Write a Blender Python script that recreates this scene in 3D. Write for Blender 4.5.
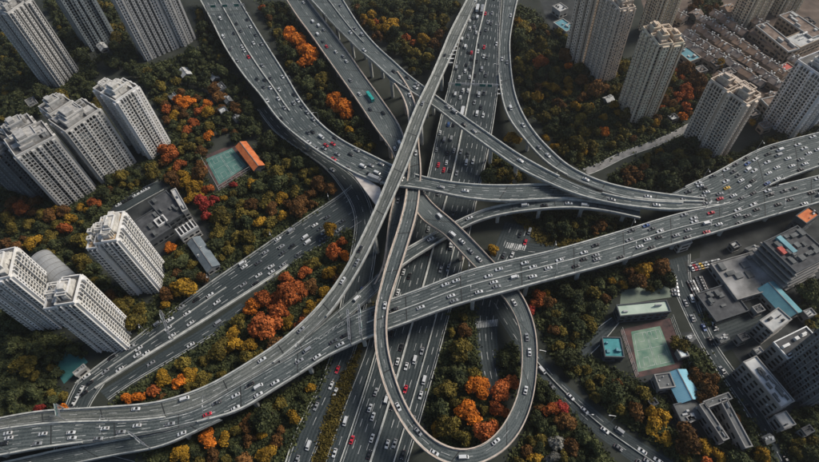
import bpy, math, random
import numpy as np
from mathutils import Vector, Matrix

random.seed(7); rng = np.random.default_rng(7)
scene = bpy.context.scene
for o in list(bpy.data.objects): bpy.data.objects.remove(o)
COL = scene.collection
PI = math.pi

# ------------------------------------------------------------------ camera, light, exposure
CAM_H, FOC, NADX, NADY = 260.0, 546.0, 446.0, 628.0
_d = np.array([NADX-409.5, -(NADY-231.0), -FOC]); _d /= np.linalg.norm(_d)
_Z = -_d; _X = np.array([1., 0, 0]); _X = _X-_X.dot(_Z)*_Z; _X /= np.linalg.norm(_X); _Y = np.cross(_Z, _X)
CM = np.stack([_X, _Y, _Z])
cd = bpy.data.cameras.new('camera'); cam = bpy.data.objects.new('camera', cd); COL.objects.link(cam)
cd.sensor_fit = 'HORIZONTAL'; cd.sensor_width = 36; cd.lens = 36*FOC/819.0; cd.clip_start = 1; cd.clip_end = 9000
m4 = Matrix.Identity(4)
for i in range(3):
    for j in range(3): m4[i][j] = CM[i][j]
m4[2][3] = CAM_H
cam.matrix_world = m4
scene.camera = cam
SUN_EL, SUN_AZ = math.radians(44), math.radians(66)      # azimuth clockwise from +Y
w = bpy.data.worlds.new('World'); scene.world = w; w.use_nodes = True
nt = w.node_tree; bg = nt.nodes['Background']
sky = nt.nodes.new('ShaderNodeTexSky'); sky.sky_type = 'NISHITA'; sky.sun_disc = False
sky.sun_elevation = SUN_EL; sky.sun_rotation = SUN_AZ; sky.dust_density = 1.5; sky.air_density = 1.0; sky.ozone_density = 1.0
nt.links.new(sky.outputs[0], bg.inputs[0]); bg.inputs[1].default_value = 0.095
sl = bpy.data.lights.new('sun', 'SUN'); sl.energy = 3.6; sl.angle = math.radians(20); sl.color = (1.0, 0.92, 0.82)
so = bpy.data.objects.new('sun', sl); COL.objects.link(so)
sd = Vector((math.sin(SUN_AZ)*math.cos(SUN_EL), math.cos(SUN_AZ)*math.cos(SUN_EL), math.sin(SUN_EL)))
so.rotation_euler = sd.to_track_quat('Z', 'Y').to_euler(); so.location = (300, 300, 400)
vs = scene.view_settings; vs.view_transform = 'Standard'; vs.look = 'None'; vs.exposure = 0.2; vs.gamma = 1
scene.render.resolution_x = 1024; scene.render.resolution_y = 578

def P(px, py, z=0.0):
    v = CM @ np.array([px-409.5, -(py-231.0), -FOC]); t = (z-CAM_H)/v[2]
    return np.array([0, 0, CAM_H])+v*t
def proj(p):
    c = CM.T @ (np.array(p, float)-np.array([0, 0, CAM_H])); return (409.5+FOC*c[0]/-c[2], 231-FOC*c[1]/-c[2])

# ------------------------------------------------------------------ materials
MATS = {}
def mat(name, col, rough=0.8, var=0.25, scale=0.3, kind=None, metallic=0.0, spec=0.3, col2=None, objvar=0.0, bump=0.0):
    if name in MATS: return MATS[name]
    m = bpy.data.materials.new(name); m.use_nodes = True; t = m.node_tree; N = t.nodes; L = t.links
    b = N['Principled BSDF']; b.inputs['Roughness'].default_value = rough; b.inputs['Metallic'].default_value = metallic
    b.inputs['Specular IOR Level'].default_value = spec
    tc = N.new('ShaderNodeTexCoord'); no = N.new('ShaderNodeTexNoise'); no.inputs['Scale'].default_value = scale; no.inputs['Detail'].default_value = 6
    if kind == 'road':
        # uv: u metres across, v metres along; long streaks of wear, patches and joints
        uv = N.new('ShaderNodeUVMap'); mp = N.new('ShaderNodeMapping'); L.new(uv.outputs[0], mp.inputs[0])
        mp.inputs['Scale'].default_value = (1.1, 0.035, 1); L.new(mp.outputs[0], no.inputs['Vector']); no.inputs['Scale'].default_value = 1.0
        n2 = N.new('ShaderNodeTexNoise'); n2.inputs['Scale'].default_value = 0.05; n2.inputs['Detail'].default_value = 8; L.new(tc.outputs['Object'], n2.inputs['Vector'])
        n3 = N.new('ShaderNodeTexNoise'); n3.inputs['Scale'].default_value = 1.3; n3.inputs['Detail'].default_value = 5; L.new(tc.outputs['Object'], n3.inputs['Vector'])
        a = N.new('ShaderNodeMath'); a.operation = 'ADD'; L.new(no.outputs[0], a.inputs[0]); L.new(n2.outputs[0], a.inputs[1])
        a3 = N.new('ShaderNodeMath'); a3.operation = 'ADD'; L.new(a.outputs[0], a3.inputs[0]); L.new(n3.outputs[0], a3.inputs[1])
        fac = N.new('ShaderNodeMath'); fac.operation = 'MULTIPLY'; fac.inputs[1].default_value = 0.3333; L.new(a3.outputs[0], fac.inputs[0]); fo = fac.outputs[0]
        wv = N.new('ShaderNodeTexWave'); wv.inputs['Scale'].default_value = .18; wv.inputs['Distortion'].default_value = 1.2; wv.inputs['Detail'].default_value = 3; m2 = N.new('ShaderNodeMapping'); m2.inputs['Scale'].default_value = (1, .02, 1); L.new(uv.outputs[0], m2.inputs[0]); L.new(m2.outputs[0], wv.inputs['Vector'])
        mx = N.new('ShaderNodeMath'); mx.operation = 'MULTIPLY_ADD'; mx.inputs[1].default_value = .10; L.new(wv.outputs[1], mx.inputs[0]); L.new(fo, mx.inputs[2]); sb = N.new('ShaderNodeMath'); sb.operation = 'SUBTRACT'; sb.inputs[1].default_value = .05; L.new(mx.outputs[0], sb.inputs[0]); fo = sb.outputs[0]
        lo, hi = 0.42, 0.58
    else:
        L.new(tc.outputs['Object'], no.inputs['Vector']); fo = no.outputs[0]; lo, hi = 0.3, 0.7
    r = N.new('ShaderNodeValToRGB'); r.color_ramp.elements[0].position = lo; r.color_ramp.elements[1].position = hi
    c = np.array(col); c2 = np.array(col2) if col2 is not None else c*(1+var)
    c1 = c*(1-var) if col2 is None else c
    r.color_ramp.elements[0].color = (*c1, 1); r.color_ramp.elements[1].color = (*np.clip(c2, 0, .95), 1)
    L.new(fo, r.inputs[0]); out = r.outputs[0]
    if objvar:
        oi = N.new('ShaderNodeObjectInfo'); hs = N.new('ShaderNodeHueSaturation')
        mr = N.new('ShaderNodeMapRange'); mr.inputs[3].default_value = 1-objvar; mr.inputs[4].default_value = 1+objvar; L.new(oi.outputs['Random'], mr.inputs[0]); L.new(mr.outputs[0], hs.inputs['Value'])
        mh = N.new('ShaderNodeMapRange'); mh.inputs[3].default_value = 0.5-objvar*.06; mh.inputs[4].default_value = 0.5+objvar*.06
        ml = N.new('ShaderNodeMath'); ml.operation = 'FRACT'; mm = N.new('ShaderNodeMath'); mm.operation = 'MULTIPLY'; mm.inputs[1].default_value = 7.31
        L.new(oi.outputs['Random'], mm.inputs[0]); L.new(mm.outputs[0], ml.inputs[0]); L.new(ml.outputs[0], mh.inputs[0]); L.new(mh.outputs[0], hs.inputs['Hue'])
        L.new(out, hs.inputs['Color']); out = hs.outputs[0]
    L.new(out, b.inputs['Base Color'])
    if bump:
        bp = N.new('ShaderNodeBump'); bp.inputs['Strength'].default_value = bump; L.new(fo, bp.inputs['Height']); L.new(bp.outputs[0], b.inputs['Normal'])
    MATS[name] = m; return m

M_ground = mat('ground_soil', (0.012, 0.016, 0.012), 0.95, scale=0.06, col2=(0.038, 0.042, 0.034))
M_yard = mat('yard_paving', (0.013, 0.016, 0.017), 0.9, scale=0.13, col2=(0.050, 0.054, 0.052))
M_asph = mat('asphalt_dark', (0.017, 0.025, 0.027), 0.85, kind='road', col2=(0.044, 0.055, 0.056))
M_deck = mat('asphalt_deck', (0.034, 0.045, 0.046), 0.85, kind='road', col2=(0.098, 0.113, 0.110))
M_deckb = mat('asphalt_pale', (0.058, 0.067, 0.062), 0.85, kind='road', col2=(0.145, 0.152, 0.136))
M_conc = mat('concrete', (0.26, 0.27, 0.25), 0.85, scale=0.4, col2=(0.50, 0.50, 0.455))
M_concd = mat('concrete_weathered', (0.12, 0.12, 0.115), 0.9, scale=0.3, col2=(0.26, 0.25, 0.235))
M_pink = mat('concrete_beige', (0.36, 0.29, 0.23), 0.85, scale=0.4, col2=(0.56, 0.47, 0.385))
M_joint = mat('joint_rubber', (0.022, 0.024, 0.024), .8)
M_line = mat('road_paint', (0.13, 0.14, 0.135), 0.7, scale=0.35, col2=(0.62, 0.62, 0.59))
M_liney = mat('road_paint_yellow', (0.5, 0.30, 0.06), 0.7, scale=0.5)
M_glass = mat('window_glass', (0.012, 0.015, 0.018), 0.18, scale=0.5, spec=0.5)
M_trunk = mat('bark', (0.07, 0.05, 0.035), 0.9)
M_white = mat('white_render', (0.46, 0.455, 0.43), 0.8, scale=0.15, col2=(0.66, 0.65, 0.62))
M_steel = mat('galvanised_steel', (0.3, 0.31, 0.32), 0.5, metallic=0.6)
M_tyre = mat('tyre_rubber', (0.015, 0.015, 0.015), 0.9)
M_carglass = mat('car_glass', (0.006, 0.008, 0.009), 0.25, spec=0.25)

# ------------------------------------------------------------------ object helpers
def tag(o, label=None, cat=None, group=None, kind=None):
    if label: o['label'] = label
    if cat: o['category'] = cat
    if group: o['group'] = group
    if kind: o['kind'] = kind
    return o
def empty(name, loc, label, cat, group=None, rz=0):
    o = bpy.data.objects.new(name, None); COL.objects.link(o); o.location = loc; o.rotation_euler[2] = rz
    o.empty_display_size = 2; return tag(o, label, cat, group)

class MB:
    """mesh collector; box/quad/prism with an optional frame (origin, x axis, y axis)"""
    def __init__(s, fr=None):
        s.v = []; s.f = []; s.uv = []; s.mi = []; s.fr = fr; s.cur = 0
    def T(s, p):
        if s.fr is None: return tuple(p)
        o, ux, uy = s.fr; return (o[0]+ux[0]*p[0]+uy[0]*p[1], o[1]+ux[1]*p[0]+uy[1]*p[1], o[2]+p[2])
    def quad(s, a, b, c, d, uv=None):
        n = len(s.v); s.v += [s.T(a), s.T(b), s.T(c), s.T(d)]; s.f.append((n, n+1, n+2, n+3)); s.uv.append(uv); s.mi.append(s.cur)
    def box(s, x0, x1, y0, y1, z0, z1):
        n = len(s.v)
        s.v += [s.T(p) for p in ((x0,y0,z0),(x1,y0,z0),(x1,y1,z0),(x0,y1,z0),(x0,y0,z1),(x1,y0,z1),(x1,y1,z1),(x0,y1,z1))]
        for f in ((0,3,2,1),(4,5,6,7),(0,1,5,4),(1,2,6,5),(2,3,7,6),(3,0,4,7)): s.f.append(tuple(n+i for i in f)); s.uv.append(None); s.mi.append(s.cur)
    def poly_prism(s, pts, z0, z1):
        n = len(s.v); k = len(pts)
        s.v += [s.T((p[0], p[1], z0)) for p in pts]+[s.T((p[0], p[1], z1)) for p in pts]
        s.f.append(tuple(range(n+k-1, n-1, -1))); s.f.append(tuple(range(n+k, n+2*k)))
        for i in range(k): j = (i+1) % k; s.f.append((n+i, n+j, n+k+j, n+k+i))
        s.uv += [None]*(k+2); s.mi += [s.cur]*(k+2)
    def bar(s, a, b, w, h):
        a = np.array(a, float); b = np.array(b, float); d = b-a; l = np.linalg.norm(d)
        if l < 1e-6: return
        d /= l; up = np.array([0, 0, 1.]) if abs(d[2]) < .95 else np.array([1., 0, 0])
        sx = np.cross(d, up); sx /= np.linalg.norm(sx); sz = np.cross(sx, d)
        n = len(s.v)
        for q in (a, b):
            for (i, j) in ((-1,-1),(1,-1),(1,1),(-1,1)): s.v.append(s.T(q+sx*i*w/2+sz*j*h/2))
        for f in ((0,3,2,1),(4,5,6,7),(0,1,5,4),(1,2,6,5),(2,3,7,6),(3,0,4,7)): s.f.append(tuple(n+i for i in f)); s.uv.append(None); s.mi.append(s.cur)
    def mesh(s, name, mats):
        me = bpy.data.meshes.new(name); me.from_pydata([tuple(map(float, v)) for v in s.v], [], s.f)
        if not isinstance(mats, (list, tuple)): mats = [mats]
        for m in mats: me.materials.append(m)
        if len(mats) > 1: me.polygons.foreach_set('material_index', s.mi)
        if any(u is not None for u in s.uv):
            ul = me.uv_layers.new(name='UVMap'); arr = []
            for u, f in zip(s.uv, s.f): arr += [c for q in (u if u is not None else [(0, 0)]*len(f)) for c in q]
            ul.data.foreach_set('uv', arr)
        me.update(); return me
    def build(s, name, mats, parent=None, kind=None):
        if not s.f: return None
        return link(name, s.mesh(name, mats), parent, kind)
def link(name, me, parent=None, kind=None):
    o = bpy.data.objects.new(name, me); COL.objects.link(o)
    if parent is not None:
        o.parent = parent
        if s_local.get(parent.name) is None: o.matrix_parent_inverse = Matrix.Translation(-Vector(parent.location)) if parent.rotation_euler[2] == 0 else (Matrix.Translation(parent.location) @ Matrix.Rotation(parent.rotation_euler[2], 4, 'Z')).inverted()
    if kind: o['kind'] = kind
    return o
s_local = {}
def child_copy(name, me, parent, m=None):
    """a part given in its thing's own coordinates"""
    o = bpy.data.objects.new(name, me); COL.objects.link(o); o.parent = parent
    if m is not None: o.matrix_basis = m
    return o
ORD = ['first','second','third','fourth','fifth','sixth','seventh','eighth','ninth','tenth','eleventh','twelfth','thirteenth','fourteenth','fifteenth','sixteenth','seventeenth','eighteenth','nineteenth','twentieth']
def ordinal(i):
    if i < 20: return ORD[i]
    t = {2:'twenty',3:'thirty',4:'forty',5:'fifty',6:'sixty'}[(i+1)//10]; r = (i+1) % 10
    return {2:'twentieth',3:'thirtieth',4:'fortieth',5:'fiftieth',6:'sixtieth'}[(i+1)//10] if r == 0 else t+'-'+ORD[r-1]

def smooth(p, k):
    p = np.array(p)
    for _ in range(k):
        q = p.copy(); q[1:-1] = .25*p[:-2]+.5*p[1:-1]+.25*p[2:]; p = q
    return p
def resample(pts, n):
    pts = np.array(pts, float)
    # Catmull-Rom then uniform arc length
    ext = np.vstack([2*pts[0]-pts[1], pts, 2*pts[-1]-pts[-2]]); out = []
    for i in range(1, len(ext)-2):
        p0, p1, p2, p3 = ext[i-1:i+3]
        for t in np.linspace(0, 1, 24, endpoint=False):
            out.append(.5*((2*p1)+(-p0+p2)*t+(2*p0-5*p1+4*p2-p3)*t*t+(-p0+3*p1-3*p2+p3)*t**3))
    out.append(ext[-2]); out = np.array(out)
    d = np.concatenate([[0], np.cumsum(np.linalg.norm(np.diff(out, axis=0), axis=1))])
    s = np.linspace(0, d[-1], n); return np.stack([np.interp(s, d, out[:, k]) for k in range(out.shape[1])], 1)
def zfun(ctrl):
    c = np.array(ctrl, float)
    def f(x, y):
        best = (1e9, c[0][2])
        for i in range(len(c)-1):
            a, b = c[i], c[i+1]; ab = b[:2]-a[:2]; t = np.clip(((x-a[0])*ab[0]+(y-a[1])*ab[1])/ab.dot(ab), 0, 1)
            q = a[:2]+ab*t; dd = (q[0]-x)**2+(q[1]-y)**2
            if dd < best[0]: best = (dd, a[2]+(b[2]-a[2])*t)
        return best[1]
    return f

# ------------------------------------------------------------------ roads
ROADS = {}
class Road: pass
def road_geom(key, Lp, Rp, zc, dz=0.0, sm=8):
    r = Road(); f = zfun(zc)
    Lw = [P(x, y, f(x, y)+dz) for x, y in Lp]; Rw = [P(x, y, f(x, y)+dz) for x, y in Rp]
    ln = max(np.sum(np.linalg.norm(np.diff(np.array(q), axis=0), axis=1)) for q in (Lw, Rw)); n = max(8, int(ln/3.0))
    r.L = smooth(resample(Lw, n), sm); r.R = smooth(resample(Rw, n), sm)
    zz = smooth(((r.L+r.R)/2)[:, 2:3], 20)[:, 0]
    for e in (r.L, r.R): e[:, 2] = zz
    r.C = (r.L+r.R)/2; r.n = n
    r.W = np.linalg.norm((r.R-r.L)[:, :2], axis=1)
    r.s = np.concatenate([[0], np.cumsum(np.linalg.norm(np.diff(r.C, axis=0), axis=1))])
    t = np.gradient(r.C, axis=0); r.T = t/np.linalg.norm(t, axis=1)[:, None]
    a = (r.R-r.L); r.A = a/np.linalg.norm(a, axis=1)[:, None]
    ROADS[key] = r; r.key = key; return r
def at(r, s, f):
    i = np.interp(s, r.s, np.arange(r.n)); i0 = int(min(i, r.n-2)); u = i-i0
    L = r.L[i0]*(1-u)+r.L[i0+1]*u; R = r.R[i0]*(1-u)+r.R[i0+1]*u; T = r.T[i0]*(1-u)+r.T[i0+1]*u
    return L+(R-L)*f, T
def surface(r, m, name, parent, over=0.0):
    b = MB(); ns = 4
    for i in range(r.n-1):
        for k in range(ns):
            a0, a1 = k/ns, (k+1)/ns
            q = [r.L[i]+(r.R[i]-r.L[i])*a0, r.L[i]+(r.R[i]-r.L[i])*a1, r.L[i+1]+(r.R[i+1]-r.L[i+1])*a1, r.L[i+1]+(r.R[i+1]-r.L[i+1])*a0]
            w = r.W[i]; uv = [(w*a0, r.s[i]), (w*a1, r.s[i]), (r.W[i+1]*a1, r.s[i+1]), (r.W[i+1]*a0, r.s[i+1])]
            b.quad(*q, uv=uv)
    return b.build(name, m, parent)
def offs(r, side, d):          # edge curve moved d metres outwards
    return r.L-r.A*d if side == 'L' else r.R+r.A*d
def strip_box(mb, p, q, z0, z1):
    """closed ribbon between curves p and q, from z0 to z1 above them"""
    n = len(p); up = np.array([0, 0, 1.])
    for i in range(n-1):
        a0, b0, a1, b1 = p[i]+up*z0, q[i]+up*z0, p[i+1]+up*z0, q[i+1]+up*z0; h = up*(z1-z0)
        mb.quad(a0+h, b0+h, b1+h, a1+h); mb.quad(a0, a0+h, a1+h, a1); mb.quad(b0, b1, b1+h, b0+h); mb.quad(a0, a1, b1, b0)
    for i in (0, n-1):
        h = up*(z1-z0); mb.quad(p[i]+up*z0, q[i]+up*z0, q[i]+up*z0+h, p[i]+up*z0+h)
def span(r, a, b): 
    i0 = max(0, int(round(a*(r.n-1)))); i1 = min(r.n-1, int(round(b*(r.n-1)))); return slice(i0, i1+1)
def parapet(r, side, parent, m, a=0, b=1, w=0.75, h=1.05, name='parapet'):
    sl_ = span(r, a, b); p = offs(r, side, 0.0)[sl_]; q = offs(r, side, -w)[sl_]
    if len(p) < 2: return
    mb = MB(); strip_box(mb, p, q, -0.35, h); o = mb.build(name, m, parent); return o
def markings(r, parent, lanes, edge=(1, 1), ins=1.0, dash=(4, 6), span_=(0, 1), w=0.24, yellow=(), solid=()):
    mb = MB(); up = np.array([0, 0, .025]); S0, S1 = span_[0]*r.s[-1], span_[1]*r.s[-1]
    def piece(s0, s1, f=None, side=None, width=w):
        k = max(1, int((s1-s0)/4)); ss = np.linspace(s0, s1, k+1); prev = None
        for s in ss:
            i = int(np.clip(np.searchsorted(r.s, s), 1, r.n-1)); A = r.A[i]
            c = at(r, s, f)[0] if side is None else (at(r, s, 0)[0]+A*ins if side == 'L' else at(r, s, 1)[0]-A*ins)
            cur = (c-A*width/2+up, c+A*width/2+up)
            if prev: mb.quad(prev[0], prev[1], cur[1], cur[0])
            prev = cur
    if edge[0]: piece(S0, S1, side='L')
    if edge[1]: piece(S0, S1, side='R')
    for f in solid: piece(S0, S1, f)
    for f in lanes:
        s = S0+2+random.random()*3
        while s+dash[0] < S1: piece(s, s+dash[0], f); s += sum(dash)
    o = mb.build('lane_marking', M_line, parent, 'stuff')
    if yellow:
        mb = MB()
        for f in yellow: piece(S0, S1, f)
        mb.build('centre_line', M_liney, parent, 'stuff')
def in_road(x, y, r, pad=1.0):
    d = np.hypot(r.C[:, 0]-x, r.C[:, 1]-y); i = int(np.argmin(d-r.W/2)); return d[i] < r.W[i]/2+pad
PIERS = []
def flyover(key, name, label, Lp, Rp, zc, m=M_deck, mp=M_conc, lanes=(.5,), par=(('L', 0, 1), ('R', 0, 1)), dz=0, pier=28, thick=1.7, pier_span=(0.02, .98), skirt=False, sol=(), piergap=0, edge=(1, 1), sm=8, mspan=(0, 1), mg=None, medians=()):
    r = road_geom(key, Lp, Rp, zc, dz, sm)
    c = r.C[r.n//2]; root = empty(name, (c[0], c[1], 0), label, 'flyover')
    surface(r, m, 'road_deck', root)
    mb = MB(); o1 = 0.12
    top = (offs(r, 'L', o1), offs(r, 'R', o1)); up = np.array([0, 0, 1.])
    # girder: fascia 0.7 m, then haunch to a narrower box
    Wm = np.minimum(r.W*0.22, 2.2)[:, None]
    ringL = [top[0]-up*.06, top[0]-up*.75, r.L+r.A*Wm-up*thick]; ringR = [top[1]-up*.06, top[1]-up*.75, r.R-r.A*Wm-up*thick]
    seq = ringL+ringR[::-1]
    for i in range(r.n-1):
        for k in range(len(seq)):
            k2 = (k+1) % len(seq); mb.quad(seq[k][i], seq[k2][i], seq[k2][i+1], seq[k][i+1])
    for i in (0, r.n-1):
        b = [q[i] for q in seq]; mb.quad(b[0], b[1], b[4], b[5]); mb.quad(b[1], b[2], b[3], b[4])
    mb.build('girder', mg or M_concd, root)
    for q in par: parapet(r, q[0], root, mp, q[1], q[2])
    for (fa, a, b, wd, hh) in medians:
        sl_ = span(r, a, b); cc = (r.L+(r.R-r.L)*fa)[sl_]; AA = r.A[sl_]; mm = MB(); strip_box(mm, cc-AA*wd/2, cc+AA*wd/2, -.1, hh); mm.build('median_barrier', mp, root)
    markings(r, root, lanes, edge, solid=sol, span_=mspan)
    jb = MB(); s = 9.0
    while s < r.s[-1]-3:
        i = int(np.clip(np.searchsorted(r.s, s), 1, r.n-1)); up_ = np.array([0, 0, .015]); hw = r.T[i]*.28
        jb.quad(r.L[i]+up_-hw, r.R[i]+up_-hw, r.R[i]+up_+hw, r.L[i]+up_+hw); s += pier
    jb.build('expansion_joint', M_joint, root, 'stuff')
    r.root = root; r.thick = thick; r.pier = pier; r.pspan = pier_span; r.mp = mp
    return r
def piers(r):
    s = r.s[-1]*r.pspan[0]+6; j = 0
    while s < r.s[-1]*r.pspan[1]:
        for ds in (0, 4, -4, 8, -8):
            c, T = at(r, np.clip(s+ds, 0, r.s[-1]), .5); ok = c[2] > 4.5
            for k, q in ROADS.items():
                if q is r or not ok: continue
                d = np.hypot(q.C[:, 0]-c[0], q.C[:, 1]-c[1]); i = int(np.argmin(d-q.W/2))
                if d[i] < q.W[i]/2+.6 and q.C[i, 2] < c[2]-1.5: ok = False
            if ok: break
        if ok:
            i = int(np.clip(np.searchsorted(r.s, s+ds), 0, r.n-1)); A = r.A[i]; A = np.array([A[0], A[1], 0]); A /= np.linalg.norm(A)
            W = r.W[i]; top = c[2]-r.thick-.02; mb = MB()
            fr = (np.array([c[0], c[1], 0.]), A, np.array([-A[1], A[0], 0])); mb.fr = fr
            cw = min(W*.36, 5.5); ncol = 1 if W < 12 else 2
            # hammerhead cap: trapezoid
            tw = W*.72/2 if ncol == 1 else W*.4
            n = len(mb.v)
            for y in (-.9, .9):
                mb.v += [mb.T(p) for p in ((-tw, y, top), (tw, y, top), (tw, y, top-.7), (cw/2*.6+(.0 if ncol == 1 else tw*.6), y, top-1.9), (-cw/2*.6-(.0 if ncol == 1 else tw*.6), y, top-1.9), (-tw, y, top-.7))]
            mb.f += [tuple(range(n+5, n-1, -1)), tuple(range(n+6, n+12))]; 
            for k in range(6): k2 = (k+1) % 6; mb.f.append((n+k, n+k2, n+6+k2, n+6+k))
            mb.uv += [None]*8; mb.mi += [0]*8
            for xc in ([0] if ncol == 1 else [-tw*.62, tw*.62]):
                cwid = cw*.3 if ncol == 1 else 1.0
                pts = [(xc-cwid, -.75), (xc-cwid*.6, -1.0), (xc+cwid*.6, -1.0), (xc+cwid, -.75), (xc+cwid, .75), (xc+cwid*.6, 1.0), (xc-cwid*.6, 1.0), (xc-cwid, .75)]
                mb.poly_prism(pts, 0, top-1.85)
            mb.build('pier', r.mp, r.root); PIERS.append((c[0], c[1]))
        s += r.pier

# ------------------------------------------------------------------ ground
g = MB(); GS = 6000; g.quad((-GS, -GS, 0), (GS, -GS, 0), (GS, GS, 0), (-GS, GS, 0)); g.build('ground', M_ground, None, 'structure')
def patch(name, pts, m, z=0.02, parent=None, kind='structure'):
    mb = MB(); q = [P(x, y, z) for x, y in pts]; n = len(mb.v); mb.v += [tuple(p) for p in q]; mb.f.append(tuple(range(n, n+len(q)))); mb.uv.append([(p[0], p[1]) for p in q]); mb.mi.append(0)
    o = mb.build(name, m, parent, kind)
    if o.data.polygons[0].normal.z < 0: o.data.flip_normals()
    return o

# ------------------------------------------------------------------ the elevated roads (edges traced west/left and east/right, heights in metres)
zA = [(0,443,10),(140,430,11),(250,385,12),(340,335,13),(392,312,15),(440,300,17.3),(500,281,17.8),(560,263,16.3),(625,243,13.5),(680,228,11.6),(740,212,11),(819,190,11)]
def fly_A():
    return flyover('A', 'flyover', 'long wide grey viaduct sweeping from the lower left edge to the right edge',
  [(-40,434),(0,429),(34,424),(68,421.5),(102,420.6),(140,419.8),(170,416),(198,409),(234,387.5),(262,371),(293.7,354),(325,331),(355,312.5),(392.8,298.8),(430.5,285),(459.6,273),(502,262),(557,249.6),(625.5,230),(680,213.6),(728,203.7),(757,190.5),(785,184),(830,173)],
  [(-40,462),(0,456.5),(34,449.7),(60,446),(102,441),(130,436.5),(164,431),(198,422.5),(239.4,412),(268,393.8),(302.6,373),(326,357),(351.8,345.8),(389.4,329.6),(410,322.7),(451,307),(500.6,293.7),(530,285.5),(562,277),(608,265),(659.7,248.7),(713,233.6),(754,221.6),(830,200)],
  zA, lanes=(.18,.34,.66,.82), par=(('L',0,.2),('L',.44,.86),('L',.93,1),('R',0,.12),('R',.23,1)), medians=((.5,.42,1,.5,.8),), sol=(), pier=30, sm=10)
fly_A()
flyover('B', 'flyover', 'narrow highest flyover crossing diagonally over the centre from the top to the left edge',
  [(472,-12),(466.4,0),(451,29),(440.8,53),(430.2,77),(413.5,111.8),(398,152.8),(385.5,182.7),(373.5,211.7),(358,244),(346,268),(332.5,288.6),(317.6,307.4),(298.8,326),(275,345.6),(242.7,366),(212,384),(181,396),(155.6,402.7),(130,405.2),(102.6,407),(77,408.6),(40,411),(0,418),(-30,424)],
  [(483,-12),(477.5,0),(464,29),(453,53),(442,77),(427.5,112),(412.5,154),(399.5,184),(387.2,211.7),(373.5,242.5),(359.8,269.8),(347.9,288.6),(339.8,302),(324.4,321),(302,341.5),(277,362),(253,377),(234,387),(198,408.5),(170,415.6),(140,419.3),(102,420.2),(68,421),(34,424),(-30,433)],
  [(472,0,12.5),(458,29,15),(446,55,20),(436,78,26),(420,112,27.8),(405,153,28),(392,183,27.6),(380,212,25.5),(366,243,22.3),(353,269,19.6),(340,289,17.6),(320,312,15.3),(300,332,13.8),(275,353,12.9),(242,372,12.2),(200,398,11.7),(140,411,10.9),(100,413.5,9.9),(68,415,8.6),(30,418,7),(-30,428,5)],
  m=M_deckb, lanes=(.5,), par=(('L',0,1),('R',.085,.63),('R',.66,.70)), pier=30, pier_span=(.1,.8))
flyover('C', 'flyover', 'narrow loop ramp with beige parapets curling round the orange trees at bottom',
  [(386,75),(399.8,92),(406.7,109),(408.6,124),(409.5,145),(408.5,167),(407.7,182.7),(402.8,208),(395.7,235.6),(387,261),(380,287.8),(376.2,303),(374,322.7),(374.6,345),(377.7,365.6),(385.4,391),(396.4,415.5),(412.7,440),(432,458),(452,466.5),(470,467.5),(490,461),(508,448.5),(522,430),(531.3,407),(535.8,384.7),(537.5,357.8),(537,338),(533,319.5),(526.5,303),(514,284),(497,266),(478.4,246.8),(456,227),(435.6,210),(424,195),(413,165),(402,131),(385,104),(366,78),(350,55),(330,28),(312,5),(302,-10)],
  [(398,72),(408.5,87),(416,105),(419,124),(419,143.4),(421.4,165.6),(420.5,191),(416.8,213.5),(409.4,240.8),(400.9,268),(394,287.8),(389.2,303),(386.8,322.7),(387.8,345),(392.2,365.6),(399.5,389),(411,413.8),(426.4,434),(443.5,445.8),(455,450),(468,451),(481,447),(490.5,440),(500,431),(514.2,405),(520,384.7),(522,357.8),(520.8,334.7),(516,317.6),(506.5,302),(494,286),(476.7,269),(459.6,251),(442.5,234),(418.5,211),(403,182),(391,153),(381,138),(360.5,105.8),(341,78),(326.8,58),(310,34),(296,15),(280,-10)],
  [(392,75,20.8),(412,108,21.6),(414,145,22.6),(412,190,22.6),(402,240,21.4),(387,290,19.8),(381,322,19),(385,365,17.6),(402,403,16.2),(430,440,15),(465,459,14),(500,438,13.2),(524,400,12.6),(530,355,12.2),(522,315,12),(505,288,12),(470,250,13),(446,230,12.8),(430,208,11.8),(403,170,11.5),(390,130,12.2),(352,80,13),(300,5,13.2)],
  m=M_deck, mp=M_pink, lanes=(.5,), par=(('L',0.015,1),('R',0,1)), pier=26, sm=6)
flyover('E', 'flyover', 'double flyover curving from the top left of centre across the highway to the right',
  [(341,-4),(360,25.6),(377,46),(395.7,63),(408.4,75),(425.5,87.8),(442.5,100.6),(463,116),(484,130.5),(518,154),(550,172),(566,179.5),(591,189.8),(617,197),(650,201.5),(704,203.2),(729,203.3)],
  [(306,-4),(312,1.7),(334,25.6),(360,51),(372,61),(389,77),(404,88),(433,106),(459.7,127),(480,141.5),(498,154.5),(521,170),(550,183.8),(574,194),(608,203),(643,208.4),(680,211),(728,204.4)],
  [(320,0,16),(365,45,20),(400,78,21.2),(430,97,21.6),(480,135,21.2),(520,163,20.5),(550,178,19.3),(580,189,17.8),(608,199,16),(645,205,13.4),(680,207,11.75),(729,203.5,11.1)],
  lanes=(.33,.67), par=(('L',0,.72),('L',.80,.93),('R',0,.10),('R',.27,.97)), pier=28, medians=((.45,0,.22,.5,.9),), pier_span=(.02,.8))
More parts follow.
